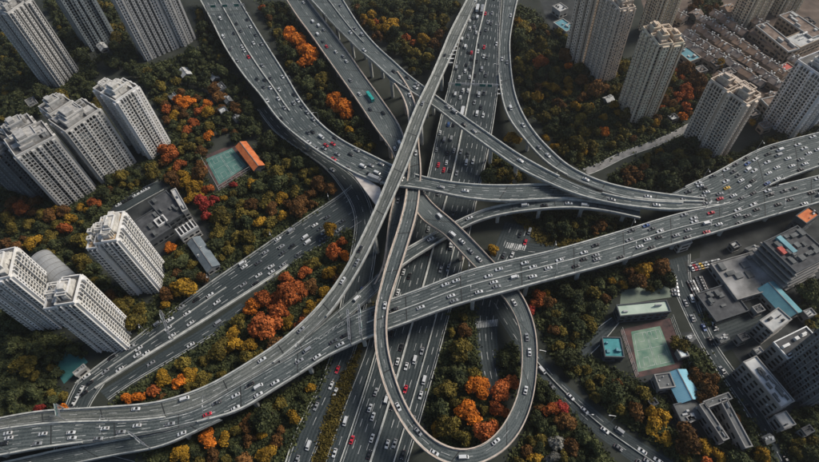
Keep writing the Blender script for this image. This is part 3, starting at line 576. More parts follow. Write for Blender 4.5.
M_rdark = MATS['roof_dark']
M_rgrey = mat('roof_grey', (.055, .06, .06), .85, scale=.25, col2=(.15, .155, .15))
M_rlite = mat('roof_pale', (.30, .31, .30), .8, scale=.3, col2=(.48, .48, .46))
M_rteal = mat('roof_teal', (.07, .19, .22), .6, scale=.2, col2=(.13, .30, .34))
M_rblue = mat('roof_light_blue', (.16, .36, .44), .6, scale=.2, col2=(.24, .47, .55))
M_rgreen = mat('roof_pale_green', (.30, .38, .30), .7, scale=.2, col2=(.42, .49, .40))
M_roran = mat('roof_orange', (.42, .10, .03), .8, scale=.4, col2=(.60, .20, .07))
M_rred = mat('roof_red', (.32, .05, .04), .8, scale=.4, col2=(.46, .12, .09))
M_rbrown = mat('roof_tile_brown', (.085, .06, .046), .9, scale=.3, col2=(.24, .185, .15))
def block(name, label, cat, S, E_, W_, z, roofm, wall, style='flat', floors=None, clutter=4, seed=0, stuffm=None, group=None, bay=3.6, windows=True, hclut=2.0, seams=False):
    rnd = random.Random(seed*31+5); fr, a, b = frame(S, E_, W_, z); c = fr[0]+np.array([*(fr[1]*a/2+fr[2]*b/2), 0])
    root = empty(name, (c[0], c[1], 0), label, cat, group)
    co = MB(fr); wn = MB(fr); bd = MB(fr); core_top = z-.15
    if style == 'gable':
        axis = a >= b; rise = min(a, b)*.28; e = z-rise
        co.box(0, a, 0, b, 0, e); rf = MB(fr); o = .45; t = .16
        if axis:
            for s_ in (0, 1):
                y0 = -o if s_ == 0 else b+o; p = [(-o, y0, e-.2), (a+o, y0, e-.2), (a+o, b/2, z), (-o, b/2, z)]
                rf.quad(*p); rf.quad(*[(q[0], q[1], q[2]+t) for q in p]); 
                rf.quad(p[0], p[1], (p[1][0], p[1][1], p[1][2]+t), (p[0][0], p[0][1], p[0][2]+t))
            for x in (0, a): n = len(co.v); co.v += [co.T((x, 0, e)), co.T((x, b, e)), co.T((x, b/2, z-.02))]; co.f.append((n, n+1, n+2)); co.uv.append(None); co.mi.append(0)
            rg = MB(fr); rg.box(-o, a+o, b/2-.2, b/2+.2, z+.05, z+.3)
            nb = int(a/.9) if seams else 0; sm_ = MB(fr)
            for i in range(nb):
                x = i*.9
                for s_ in (0, 1): y0 = -o if s_ == 0 else b+o; sm_.bar((x, y0, e-.2+t+.03), (x, b/2, z+t+.03), .12, .08)
        else:
            for s_ in (0, 1):
                x0 = -o if s_ == 0 else a+o; p = [(x0, -o, e-.2), (x0, b+o, e-.2), (a/2, b+o, z), (a/2, -o, z)]
                rf.quad(*p); rf.quad(*[(q[0], q[1], q[2]+t) for q in p]); rf.quad(p[0], p[1], (p[1][0], p[1][1], p[1][2]+t), (p[0][0], p[0][1], p[0][2]+t))
            for y in (0, b): n = len(co.v); co.v += [co.T((0, y, e)), co.T((a, y, e)), co.T((a/2, y, z-.02))]; co.f.append((n, n+1, n+2)); co.uv.append(None); co.mi.append(0)
            rg = MB(fr); rg.box(a/2-.2, a/2+.2, -o, b+o, z+.05, z+.3)
            nb = int(b/.9) if seams else 0; sm_ = MB(fr)
            for i in range(nb):
                y = i*.9
                for s_ in (0, 1): x0 = -o if s_ == 0 else a+o; sm_.bar((x0, y, e-.2+t+.03), (a/2, y, z+t+.03), .12, .08)
        zt = e
        co.build('wall', wall, root); r = rf.build('roof', roofm, root); rg.build('ridge', M_concd, r)
        if nb: sm_.build('roof_seam', roofm, r, 'stuff')
        if clutter:
            ch = MB(fr)
            for _ in range(clutter): x, y = rnd.uniform(.1, .9)*a, rnd.uniform(.15, .85)*b; ch.box(x-.5, x+.5, y-.4, y+.4, e-.5, z+rnd.uniform(.1, .7))
            ch.build('chimney', M_rlite, r, 'stuff')
    else:
        co.box(0, a, 0, b, 0, z-.1); co.build('wall', wall, root); zt = z
        rf = MB(fr); rf.box(.3, a-.3, .3, b-.3, z-.1, z+.02); r = rf.build('roof', roofm, root)
        pp = MB(fr)
        for q in ((-.2, a+.2, -.2, .3), (-.2, a+.2, b-.3, b+.2), (-.2, .3, .3, b-.3), (a-.3, a+.2, .3, b-.3)): pp.box(*q, z-.4, z+.7)
        pp.build('parapet', wall if style == 'flat' else stuffm or M_rlite, r)
        if clutter: cl = MB(fr); roof_clutter(cl, .8, a-.8, .8, b-.8, z+.02, clutter, rnd, hclut, .03, .11); cl.build('roof_unit', stuffm or M_rlite, r, 'stuff')
        if seams:
            sm_ = MB(fr); 
            for i in range(1, int(a/1.2)): sm_.box(i*1.2-.06, i*1.2+.06, .35, b-.35, z+.02, z+.1)
            sm_.build('roof_seam', roofm, r, 'stuff')
    if windows:
        nf = max(1, int(zt/3.2))
        for face in (0, 1, 3):
            L_ = a if face == 0 else b; n = max(1, int(L_/bay)); bw = L_/n
            for f in range(nf):
                for k in range(n):
                    t0, t1 = k*bw+bw*.2, (k+1)*bw-bw*.2; z0, z1 = f*3.2+1.0, f*3.2+2.5
                    if z1 > zt-.3: continue
                    if face == 0: wn.box(t0, t1, -.05, 0, z0, z1); 
                    elif face == 1: wn.box(a, a+.05, t0, t1, z0, z1)
                    else: wn.box(-.05, 0, t0, t1, z0, z1)
                if face == 0: bd.box(0, a, -.3, 0, f*3.2+.55, f*3.2+.75)
                elif face == 3: bd.box(-.3, 0, 0, b, f*3.2+.55, f*3.2+.75)
        wn.build('window', M_glass, root, 'stuff'); bd.build('floor_band', wall, root, 'stuff')
    return root, fr, a, b
# ---- right-hand district, lower half
M_wg = W_grey; M_wl = W_lite; M_wd = W_dk
ro, fr, a, b = block('department_store', 'large dark blue-grey building with terraced floors and a cluttered roof', 'building', (796,273), (826,252), (767,241), 17, M_rdark, W_dk, clutter=16, seed=1, stuffm=M_rgrey, hclut=2.2)
tr = MB(fr)
for f in range(5): tr.box(-3.2+f*.62, 0, -1.2, b+1, f*3.3+2.2, f*3.3+3.1); tr.box(-.02, a*.9, -2.4+f*.45, 0, f*3.3+2.2, f*3.3+3.1)
tr.build('terrace', W_grey, ro)
t2 = MB(fr); t2.box(a*.28, a*.40, b*.42, b*.95, 17.02, 19); t2.build('roof_canopy', M_rteal, ro); t2 = MB(fr); t2.box(a*.1, a*.22, b*.5, b*.72, 17.02, 18.4); t2.box(a*.42, a*.5, b*.5, b*.6, 17.02, 18); t2.build('roof_shed', M_rred, ro)
block('shop_house', 'orange-roofed block at the right edge below the wide viaduct', 'building', (806,224), (818,214), (796,216), 12, M_roran, W_dk, clutter=3, seed=2)
block('market_hall', 'long hall with a teal metal roof beside the terraced dark building', 'building', (789,316), (803,307), (764.5,285), 8, M_rteal, W_grey, style='gable', clutter=0, seed=3, seams=True, windows=True)
block('office_block', 'pale block with dark roof plant below the teal hall', 'building', (772.6,333), (787.5,317), (761,320), 13, M_rlite, W_grey, clutter=5, seed=4, stuffm=M_rdark)
block('plant_building', 'dark flat-roofed building with white roof ducts at right', 'building', (788,359), (817,339), (775,342), 15, M_rdark, W_grey, style='flat2', clutter=9, seed=5, stuffm=mat('duct_white', (.5, .51, .5), .5))
block('long_office', 'long white-roofed office beside the street at lower right', 'building', (780.5,408), (793.5,401), (744,362), 14, mat('roof_white', (.42, .42, .40), .8, scale=.3, col2=(.60, .60, .57)), W_grey, clutter=12, seed=6, stuffm=M_rgrey, hclut=1.2)
block('annex', 'small grey annex at the lower end of the long white-roofed office', 'building', (784,429), (793,422), (777,415), 7, M_rlite, W_grey, clutter=2, seed=7, stuffm=M_rgrey)
tower('dark tower with white balcony bands at the lower right edge', (804,404), (840,388), (783,362), 2, 40, ('grid','grid','plain'), FULL, W_dk, seed=20)
block('pavilion', 'low building with a long pale green roof above the sports court', 'building', (620,316.6), (667.5,305.6), (618,305.5), 7, M_rgreen, W_dk, clutter=2, seed=8)
block('gym_hall', 'hall with a bright light-blue roof below the sports court', 'building', (681.5,401), (702,394.5), (669.4,372), 8, M_rblue, W_dk, style='gable', clutter=0, seed=9, seams=True)
block('store_room', 'small grey flat-roofed room left of the light-blue hall', 'building', (659.5,389), (674,385), (656,375), 6, M_rgrey, W_grey, clutter=3, seed=10)
block('workshop', 'dark grey shed below the light-blue roofed hall', 'building', (682,423), (709,417), (673,405), 5, M_rgrey, W_dk, clutter=5, seed=11)
block('kiosk', 'tiny bright white-roofed kiosk right of the sports court', 'building', (681,358), (688,355), (678,350), 4, mat('roof_bright', (.6, .66, .66), .7), W_grey, clutter=0, seed=12, windows=False)
block('canteen', 'small building with a deep teal roof left of the sports court', 'building', (605,357), (623,354), (606,338), 5, mat('roof_deep_teal', (.02, .16, .17), .6, scale=.3, col2=(.05, .26, .27)), W_dk, clutter=4, seed=13, stuffm=M_rteal)
for (lb, S, E_, W_) in (('left wing of the school courtyard at bottom right', (723,441), (728,438), (703,404)), ('upper wing of the school courtyard at bottom right', (707,408), (732,399), (703,402)), ('right wing of the school courtyard at bottom right', (745,448), (751,445), (729,399))):
    block('school_wing', 'narrow grey flat-roofed '+lb, 'building', S, E_, W_, 9, M_rgrey, W_grey, clutter=2, seed=len(FOOT), group='wings of the courtyard school')
block('parking_office', 'dark flat-roofed hall between the car park and the street', 'building', (716,322), (744,306), (701,293), 3.4, M_rdark, W_dk, clutter=8, seed=14, stuffm=M_rgrey)
block('ruin', 'roofless-looking pale grey derelict block beside the car park', 'building', (737,300), (776,282), (716,263), 5, mat('roof_gravel', (.10, .10, .095), .95, scale=.12, col2=(.36, .355, .34)), W_grey, clutter=9, seed=15, stuffm=M_rgrey, hclut=1.5)
block('gate_house', 'small white flat roof tucked under the edge of the wide viaduct', 'building', (681,277-31), (692,243), (678,242), 7, M_rlite, W_lite, clutter=0, seed=16)
# ---- left-hand school
block('school_hall', 'dark flat-roofed hall right of the lone white tower', 'building', (168,224), (186,212), (149,202), 7, M_rdark, W_dk, clutter=6, seed=17, stuffm=M_rgrey)
ro, fr, a, b = block('school_annex', 'dark low roof with a white square skylight beside the lone white tower', 'building', (150,242), (172,228), (134,222), 6, M_rdark, W_dk, clutter=4, seed=18, stuffm=M_rgrey)
t2 = MB(fr); x0, y0 = a*.62, b*.28; s_ = 6.5
for q in ((x0, x0+s_, y0, y0+.8), (x0, x0+s_, y0+s_-.8, y0+s_), (x0, x0+.8, y0+.8, y0+s_-.8), (x0+s_-.8, x0+s_, y0+.8, y0+s_-.8), (x0+s_*.45, x0+s_*.55, y0+.8, y0+s_-.8)): t2.box(*q, 6, 7.3)
t2.build('skylight', M_white, ro)
block('classroom_row', 'narrow pale building along the right side of the dark school hall', 'building', (183,212), (188,210), (167.5,193), 9, M_rlite, W_lite, clutter=4, seed=19, stuffm=M_rgrey)
ro, fr, a, b = block('terrace_house', 'small white-framed building at the lower end of the school hall', 'building', (181,238), (198.5,227), (175.5,230.5), 8, M_rdark, W_lite, clutter=0, seed=20)
t2 = MB(fr)
for i in range(5): t2.box(a*i/5-.3+.5, a*i/5+.5+.3, .3, b-.3, 8.02, 9.6)
t2.box(.2, a-.2, -.35, .1, 8.2, 9.7); t2.build('roof_frame', M_white, ro)
block('long_shed', 'long blue-grey roofed shed behind the white-framed building', 'building', (206,270), (218,262.5), (187,241), 6, mat('roof_bluegrey', (.10, .125, .14), .7, scale=.2, col2=(.17, .20, .215)), W_grey, style='gable', clutter=2, seed=21, seams=True)
block('gymnasium', 'narrow building with an orange tiled roof beside the teal court', 'building', (253,168), (263,162.5), (236.4,143.8), 7, M_roran, W_dk, style='gable', clutter=0, seed=22, seams=True)
block('guard_house', 'small white building at the edge of the lower left teal yard', 'building', (76,376), (86.5,367.5), (73.5,373), 4, M_rlite, W_lite, clutter=2, seed=23, stuffm=M_rgrey)
# small grey houses between the left towers and the wide flyover
k = 0
for (x, y, wd, hg, la) in ((212,76,9,6,'topmost of the small grey houses left of the wide flyover'), (219,88,10,7,'second small grey house down beside the wide flyover'), (226,99,8,6,'third small grey house down beside the wide flyover'), (222,112,9,6,'small grey house closest to the teal court'), (236,118,8,6,'lowest small grey house beside the slip road'), (171,97,9,6,'pale flat house behind the beige tower'), (182,72,12,7,'long pale row house below the white slab tower')):
    k += 1; block('small_house', la, 'house', (x, y+hg/2), (x+wd*.75, y+hg/2-hg*.5), (x-wd*.45, y-hg*.35), 5, (M_rgrey, M_rlite, M_rdark)[k % 3], W_dk, style='gable' if k % 2 else 'flat', clutter=3, seed=40+k, stuffm=M_rlite, group='small grey houses at upper left')

# ---- terraced houses of the old quarter at upper right
M_tr = [M_rbrown, mat('roof_tile_grey', (.11, .09, .078), .9, scale=.3, col2=(.26, .22, .19)), mat('roof_tile_warm', (.14, .09, .06), .9, scale=.3, col2=(.30, .21, .15))]
rows = [((684,30),(762,84)), ((694,24),(774,80)), ((703,17),(786,74)), ((712,10),(744,33)), ((768,42),(800,62)), ((722,4),(736,14)), ((690,10),(706,21)), ((676,34),(712,60)), ((752,28),(790,54)), ((716,72),(752,97)), ((660,2),(684,18)), ((742,12),(766,26)), ((770,78),(800,98))]
hn = 0
for ri, (p0, p1) in enumerate(rows):
    p0 = np.array(p0, float); p1 = np.array(p1, float); dd = p1-p0; n = max(2, int(np.linalg.norm(dd)/12.5))
    for i in range(n):
        rnd = random.Random(ri*50+i); s0 = p0+dd*(i+.04)/n; s1 = p0+dd*(i+.94)/n; wv = np.array([5.6, -4.6])*rnd.uniform(.85, 1.05)
        hn += 1
        q, fr, a, b = block('terraced_house', 'x', 'house', tuple(s1), tuple(s1+wv), tuple(s0), 7.5+rnd.uniform(-.6, .8), M_tr[rnd.randrange(3)], (W_warm, W_dk, W_sand)[rnd.randrange(3)], style='gable', clutter=6, seed=100+hn, group='terraced houses of the old quarter')
        q['label'] = 'brown gabled house, %s from the left in the %s long row of the old quarter' % (ordinal(i), ordinal(ri))
block('white_block', 'white U-shaped block end with pale roof rims at the upper right', 'building', (800,48), (822,36), (786,38), 9, M_rlite, W_warm, clutter=6, seed=60, stuffm=M_white)
block('apartment_row', 'long brown-roofed block with a white rim nearest the top right corner', 'building', (788,52), (796,47), (768,24), 10, M_rbrown, W_warm, style='flat2', clutter=5, seed=61, stuffm=M_rlite)
block('apartment_row', 'second long brown-roofed block with a white rim further right', 'building', (812,46-8), (822,32), (786,14), 10, M_rbrown, W_warm, style='flat2', clutter=5, seed=62, stuffm=M_rlite)
block('market_roof', 'pinkish red roof at the lower end of the terraced rows', 'building', (781,73), (792,66), (775,68), 6, M_rred, W_sand, clutter=2, seed=63)
block('teal_shed', 'teal-roofed shed right behind the crowned tower', 'building', (690,62), (698,56), (681,50), 5, M_rteal, W_sand, clutter=3, seed=64)
block('teal_shed', 'smaller blue-roofed shed between the teal shed and the terraces', 'building', (705,56), (710,52), (699,49), 5, M_rblue, W_sand, clutter=1, seed=65)
block('corner_shop', 'low brown block between the two right hand towers and the viaduct', 'building', (780,119), (800,112), (764,99), 8, M_rbrown, W_sand, style='flat2', clutter=6, seed=66, stuffm=M_rlite)
block('shop_row', 'low pale shop row along the crowded viaduct at the right edge', 'building', (800,126), (826,119), (795,121), 7, M_rlite, W_sand, clutter=5, seed=67, stuffm=M_rgrey)
block('clinic', 'pale teal low building at the foot of the first right hand tower', 'building', (566,32), (574,27), (556,22), 6, M_rteal, W_lite, clutter=4, seed=68)
block('gate_office', 'small white building above the pale teal low building', 'building', (560,12), (567,8), (554,6), 6, M_rlite, W_lite, clutter=3, seed=69, stuffm=M_rgrey)

# small low buildings filling the blocks
for k, (x, y, wd, hg, z, rm, la) in enumerate([(752,250,12,7,5,0,'low dark shed in the shade under the wide viaduct at right'), (734,246,9,6,4,1,'small grey hut under the viaduct near the car park'), (757,310,10,7,5,2,'small dark house between the derelict block and the teal hall'), (722,338,11,7,5,0,'low grey shop where the street meets the side street'), (742,338,10,7,6,2,'dark shop in the middle of the side street block'), (757,352,9,6,5,1,'pale hut above the long white-roofed office'), (690,338,8,5,4,0,'small grey hut right of the sports court by the street'), (652,404,9,6,4,2,'dark shed left below the light-blue hall'), (808,314,10,7,6,1,'pale block right of the teal hall at the right edge'), (768,440,10,7,5,0,'small grey house below the annex near the bottom edge'), (806,432,12,7,7,2,'dark house at the lower right edge below the banded tower'), (690,420,9,6,5,0,'low grey room beside the school courtyard'), (816,262,10,7,10,1,'pale block behind the terraced dark building at the edge'),
    (716,64,10,6,5,3,'small brown-roofed house below the terraced rows'), (728,72,10,6,5,4,'grey-roofed house at the lower end of the terraces'), (772,94,10,6,6,3,'brown-roofed house left of the right edge tower'), (752,114,11,6,5,4,'low house at the foot of the brown-roofed tower'), (764,126,11,6,5,3,'brown hut between tower foot and crowded viaduct'), (786,96,9,6,5,4,'grey-roofed house behind the right edge tower foot'), (812,100,9,6,5,3,'brown house at the foot of the right edge tower'), (700,70,9,6,4,4,'small hut in the trees right of the crowned tower'), (812,60,10,7,9,3,'brown-roofed block close to the top right edge'), (806,22,10,7,8,4,'grey-roofed block near the top right corner'), (752,6,10,7,7,3,'brown block between the two top edge towers'), (608,98,9,5,4,1,'low pale house at the foot of the tall warm tower'), (672,118,9,5,4,1,'pale house right of the crowned tower foot'), (30,104,12,7,6,0,'grey low house left of the stepped twin towers'), (100,46,10,6,5,1,'low pale house between the two slab towers at top')]):
    block('low_house', la, 'house', (x, y+hg/2), (x+wd*.7, y+hg/2-hg*.55), (x-wd*.45, y-hg*.4), z, (M_rgrey, M_rlite, M_rdark, M_tr[0], M_tr[1])[rm], (W_grey, W_sand)[rm > 2], style='gable' if k % 3 == 0 else 'flat2', clutter=5, seed=200+k, stuffm=(M_rgrey, M_rdark, M_concd)[k % 3])

# ------------------------------------------------------------------ yards, courts
M_court = mat('court_teal', (.035, .11, .095), .85, scale=.22, col2=(.11, .205, .175)); M_courtg = mat('court_green', (.075, .16, .115), .85, scale=.22, col2=(.22, .29, .215)); M_courtr = mat('court_red', (.035, .032, .031), .9, scale=.2, col2=(.12, .065, .058))
M_lawn = mat('lawn', (.035, .055, .03), .95, scale=.2, col2=(.08, .10, .06)); M_verge = mat('verge_dry', (.05, .040, .020), .95, scale=.3, col2=(.12, .095, .045))
def court(pts, m, label, z=.08):
    r = patch('sports_court', pts, m, z, kind=None); r['kind'] = 'structure'
    q = [P(x, y, z+.03) for x, y in pts]; mb = MB()
    def pt(u, v): return (q[0]*(1-u)+q[1]*u)*(1-v)+(q[3]*(1-u)+q[2]*u)*v
    def ln(u0, v0, u1, v1): mb.bar(pt(u0, v0), pt(u1, v1), .13, .02)
    for (s0, s1) in ((.08, .48), (.52, .92)):
        ln(s0, .08, s1, .08); ln(s0, .92, s1, .92); ln(s0, .08, s0, .92); ln(s1, .08, s1, .92); ln(s0, .5, s1, .5); ln(s0+.12, .08, s0+.12, .3); ln(s1-.12, .08, s1-.12, .3); ln(s0+.12, .3, s1-.12, .3); ln(s0+.12, .7, s1-.12, .7); ln(s0+.12, .7, s0+.12, .92); ln(s1-.12, .7, s1-.12, .92)
    mb.build('court_marking', M_line, r, 'stuff'); return r
patch('court_surround', [(201,157),(234,144),(255,168),(219,190)], M_courtr, .05); court([(205.5,159),(232,148),(247,166),(219,184.5)], M_court, '')
patch('court_surround', [(620,330),(670,318),(688,366),(636,378)], M_courtr, .05); court([(631,331.7),(660,326),(675,364),(638,372)], M_courtg, '')
patch('teal_yard', [(48,358),(72,344),(88,362),(64,384)], mat('court_dark_teal', (.02, .10, .095), .85, scale=.12, col2=(.05, .17, .16)), .05)
patch('lawn', [(621,291),(669,281),(672,297),(620,305)], mat('lawn_pale', (.10, .13, .10), .95, scale=.15, col2=(.18, .21, .165)), .05)
patch('courtyard', [(712,412),(730,404),(747,444),(727,450)], M_lawn, .05)
patch('car_park', [(684,262),(722,252),(740,300),(700,318)], M_yard, .04)
patch('yard', [(640,340),(700,330),(760,420),(720,462),(640,400)], M_yard, .015)
patch('yard', [(700,230),(819,205),(819,420),(790,440),(700,300)], M_yard, .018)
patch('yard', [(110,210),(160,180),(230,255),(205,285),(120,250)], M_yard, .016)
patch('yard', [(640,-4),(830,-4),(830,124),(770,122),(690,66),(650,30)], mat('yard_warm_glow', (.055, .040, .031), .9, scale=.12, col2=(.14, .105, .082)), .014)  # old quarter ground; warm glow of the upper right put into its colour
patch('yard', [(200,60),(240,75),(262,130),(236,140),(205,120)], M_yard, .017)
patch('yard', [(540,0),(575,0),(580,60),(555,45)], M_yard, .013)
patch('verge', [(371,310),(375,300),(350,385),(325,462),(313,462),(336,388),(360,345)], M_verge, .07)
patch('hedge_bank', [(512,215),(520,212),(545,235),(580,240),(610,236),(606,243),(572,248),(540,243)], M_verge, .05)

def fence(p0, p1, label, n=9, h=4.2):
    a, b = P(*p0, 0), P(*p1, 0); c = (a+b)/2; root = empty('court_fence', (c[0], c[1], 0), label, 'fence', 'fences round the courts')
    for k in range(n): q = a+(b-a)*k/(n-1); mb = MB(); mb.bar(q, q+np.array([0, 0, h]), .16, .16); mb.build('post', M_conc, root)
    mb = MB()
    for z in (.3, h*.5, h-.1): mb.bar(a+np.array([0, 0, z]), b+np.array([0, 0, z]), .12, .12)
    mb.build('rail', M_conc, root, 'stuff')
fence((201.5,158), (219,190), 'pale tall fence along the left side of the teal court'); fence((219,190.5), (255,168.5), 'tall fence along the lower side of the teal court')
fence((620.5,331), (636,377.5), 'tall fence along the left side of the green sports court'); fence((670.5,318.5), (688,365.5), 'tall fence along the right side of the green sports court')

# ------------------------------------------------------------------ gore markings, sign gantries, street lamps
def gore(root, tri, z, n, dz=.05, m=None, name='gore_stripe'):
    """white chevron bars narrowing into the tip of a split: tri = tip, left end, right end (pixels on the deck)"""
    t, l, r_ = (P(x, y, z)+np.array([0, 0, dz]) for x, y in tri); mb = MB()
    for k in range(n):
        a0, a1 = (k+.38)/n, (k+.62)/n; mb.quad(t+(l-t)*a0, t+(r_-t)*a0, t+(r_-t)*a1, t+(l-t)*a1)
    mb.build(name, M_line, root, 'stuff')
gore(ROADS['H'].root, [(312,343.5),(352,318),(357,311.5)], 13.4, 9, .10)
gore(ROADS['B'].root, [(461,38),(452,66),(443,66)], 20.5, 7, 1.2)
gore(ROADS['M'].root, [(728,203),(700,203),(702,199)], 11.3, 4, .1)
gore(ROADS['G'].root, [(501,70),(503,96),(497,96)], 10.6, 6, .2)
fr_ = ROADS['F'].root
mb = MB(); q = [P(x, y, 16.2) for x, y in ((352,172.6),(366,178.5),(380,187),(383,200),(375.5,204))]; n = len(q)
mb.poly_prism([(p[0], p[1]) for p in (q if np.cross((q[1]-q[0])[:2], (q[2]-q[1])[:2]) > 0 else q[::-1])], 15.0, 15.9); mb.build('gore_slab', mat('gore_concrete', (.40, .36, .32), .85, scale=.3, col2=(.58, .54, .49)), fr_)
M_sign = mat('sign_teal', (.02, .13, .115), .5); M_signb = mat('sign_back', (.28, .30, .30), .6)
def gantry(rk, s, label, h=6.2, signs=((.25, 3.4), (.7, 3.4)), face=1, two=True):
    r = ROADS[rk]; c, T = at(r, s, .5); l, _ = at(r, s, .01); e, _ = at(r, s, .99); z = c[2]; root = empty('sign_gantry', (c[0], c[1], z), label, 'sign gantry', 'sign gantries over the roads')
    up = np.array([0, 0, 1.]); T = np.array([T[0], T[1], 0]); T /= np.linalg.norm(T)
    for b_ in (l, e): mb = MB(); mb.bar(b_, b_+up*(h+1.2), .45, .45); mb.build('post', M_steel, root)
    mb = MB(); nseg = max(4, int(np.linalg.norm(e-l)/2))
    for dz in (0, 1.2):
        for dt in (-.45, .45): mb.bar(l+up*(h+dz)+T*dt, e+up*(h+dz)+T*dt, .16, .16)
    for k in range(nseg):
        p, q = l+(e-l)*k/nseg, l+(e-l)*(k+1)/nseg
        for dt in (-.45, .45): mb.bar(p+up*h+T*dt, q+up*(h+1.2)+T*dt, .09, .09)
        mb.bar(p+up*(h+1.2)-T*.45, q+up*(h+1.2)+T*.45, .09, .09)
    mb.build('truss', M_steel, root)
    for f, wd in signs:
        p = l+(e-l)*f+up*(h+.6)+T*face*.7; a = (e-l)/np.linalg.norm(e-l); mb = MB(); b1 = p-a*wd/2; b2 = p+a*wd/2
        mb.bar(b1, b2, .12, 2.4); sg = mb.build('sign_panel', M_sign, root)
        mb = MB()
        for dz in (-1.22, 1.16): mb.bar(b1+up*dz, b2+up*dz, .2, .12)
        mb.build('sign_rim', M_line, sg)
def s_at(rk, px, py):
    r = ROADS[rk]; pr = np.array([proj(c) for c in r.C]); return r.s[int(np.argmin((pr[:, 0]-px)**2+(pr[:, 1]-py)**2))]
gantry('A', s_at('A', 362, 330), 'steel truss gantry spanning the wide viaduct at the forked merge')
gantry('A', s_at('A', 352, 335), 'second steel truss gantry just left of the one at the merge', signs=())
gantry('A2', s_at('A2', 145, 442), 'gantry with teal sign panels over the lower left exit ramp')
gantry('B', s_at('B', 68, 415), 'gantry with teal sign panels over the left end of the upper ramp')
gantry('F', s_at('F', 222, 16), 'gantry with teal sign panels over the top left flyover', signs=((.2, 4), (.5, 4), (.8, 4)))
gantry('I', s_at('I', 468, 92), 'gantry with teal sign panels over the central highway', signs=((.2, 4), (.7, 4), (.85, 3)), h=5.6)
gantry('J', s_at('J', 170, 326), 'gantry with teal sign panels over the left avenue', signs=((.25, 4),))
lampm = MB(); lampm.poly_prism([(.14*math.cos(i*PI/3), .14*math.sin(i*PI/3)) for i in range(6)], 0, 9.2); LAMP_POST = lampm.mesh('post', M_steel)
lampm = MB(); lampm.bar((0, 0, 9.1), (0, 2.4, 9.9), .13, .13); LAMP_ARM = lampm.mesh('arm', M_steel)
lampm = MB(); lampm.box(-.2, .2, 2.2, 3.2, 9.8, 10.0); LAMP_HEAD = lampm.mesh('lamp_head', mat('lamp_glass', (.5, .5, .48), .4))
for rk, fs, step, s0, s1, nm in (('A', (.0, 1.0), 46, .05, .99, 'the long wide viaduct'), ('J', (.0,), 40, .1, .9, 'the left avenue'), ('F', (0., 1.), 48, .03, .6, 'the wide top left flyover'), ('M', (.0,), 40, .2, .95, 'the crowded right hand viaduct'), ('K', (0., 1.), 40, .35, .95, 'the bottom right main street'), ('I', (.0, 1.), 44, .05, .4, 'the central highway'), ('S', (1.0,), 38, .1, .9, 'the right hand street')):
    r = ROADS[rk]
    for f in fs:
        k = 0; s = r.s[-1]*s0
        while s < r.s[-1]*s1:
            c, T = at(r, s, f); A = at(r, s, 1)[0]-at(r, s, 0)[0]; A /= np.linalg.norm(A); inn = A if f < .5 else -A; c = c+inn*.35
            qx, qy = proj(c)
            if 0 < qx < 819 and 0 < qy < 462:
                o = empty('street_lamp', tuple(c), 'grey street lamp, %s along the %s edge of %s' % (ordinal(k), 'upper or left' if f < .5 else 'lower or right', nm), 'street lamp', 'street lamps', math.atan2(inn[1], inn[0])-PI/2)
                child_copy('post', LAMP_POST, o); child_copy('arm', LAMP_ARM, o); child_copy('lamp_head', LAMP_HEAD, o); k += 1
            s += step

# ------------------------------------------------------------------ trees
def leafmat(name, c1, c2):
    m = bpy.data.materials.new(name); m.use_nodes = True; t = m.node_tree; N = t.nodes; L = t.links; b = N['Principled BSDF']
    b.inputs['Roughness'].default_value = .75; b.inputs['Specular IOR Level'].default_value = .15
    tc = N.new('ShaderNodeNewGeometry'); no = N.new('ShaderNodeTexNoise'); no.inputs['Scale'].default_value = .2; no.inputs['Detail'].default_value = 4; L.new(tc.outputs['Position'], no.inputs['Vector'])
    n2 = N.new('ShaderNodeTexWhiteNoise'); n2.noise_dimensions = '1D'; L.new(tc.outputs['Random Per Island'], n2.inputs['W'])
    a = N.new('ShaderNodeMath'); a.operation = 'MULTIPLY_ADD'; a.inputs[1].default_value = .2; L.new(n2.outputs[0], a.inputs[0]); L.new(no.outputs[0], a.inputs[2])
    r = N.new('ShaderNodeValToRGB'); r.color_ramp.elements[0].position = .42; r.color_ramp.elements[1].position = .80; r.color_ramp.elements[0].color = (*c1, 1); r.color_ramp.elements[1].color = (*c2, 1); L.new(a.outputs[0], r.inputs[0])
    oi = N.new('ShaderNodeObjectInfo'); hs = N.new('ShaderNodeHueSaturation'); mr = N.new('ShaderNodeMapRange'); mr.inputs[3].default_value = .75; mr.inputs[4].default_value = 1.5; L.new(oi.outputs['Random'], mr.inputs[0]); L.new(mr.outputs[0], hs.inputs['Value']); L.new(r.outputs[0], hs.inputs['Color']); L.new(hs.outputs[0], b.inputs['Base Color'])
    return m
LEAF = {'dark green': leafmat('leaves_dark_green', (.011, .017, .008), (.066, .072, .026)), 'olive': leafmat('leaves_olive', (.030, .027, .006), (.175, .130, .024)),
        'mustard': leafmat('leaves_mustard', (.10, .056, .005), (.36, .20, .02)), 'orange': leafmat('leaves_orange', (.24, .060, .006), (.62, .19, .02)),
        'rust': leafmat('leaves_rust', (.14, .034, .009), (.42, .12, .03)), 'red': leafmat('leaves_red', (.13, .013, .012), (.32, .045, .03)), 'brown': leafmat('leaves_brown', (.040, .021, .007), (.15, .070, .020)), 'grey': leafmat('leaves_grey', (.09, .09, .075), (.24, .23, .195))}
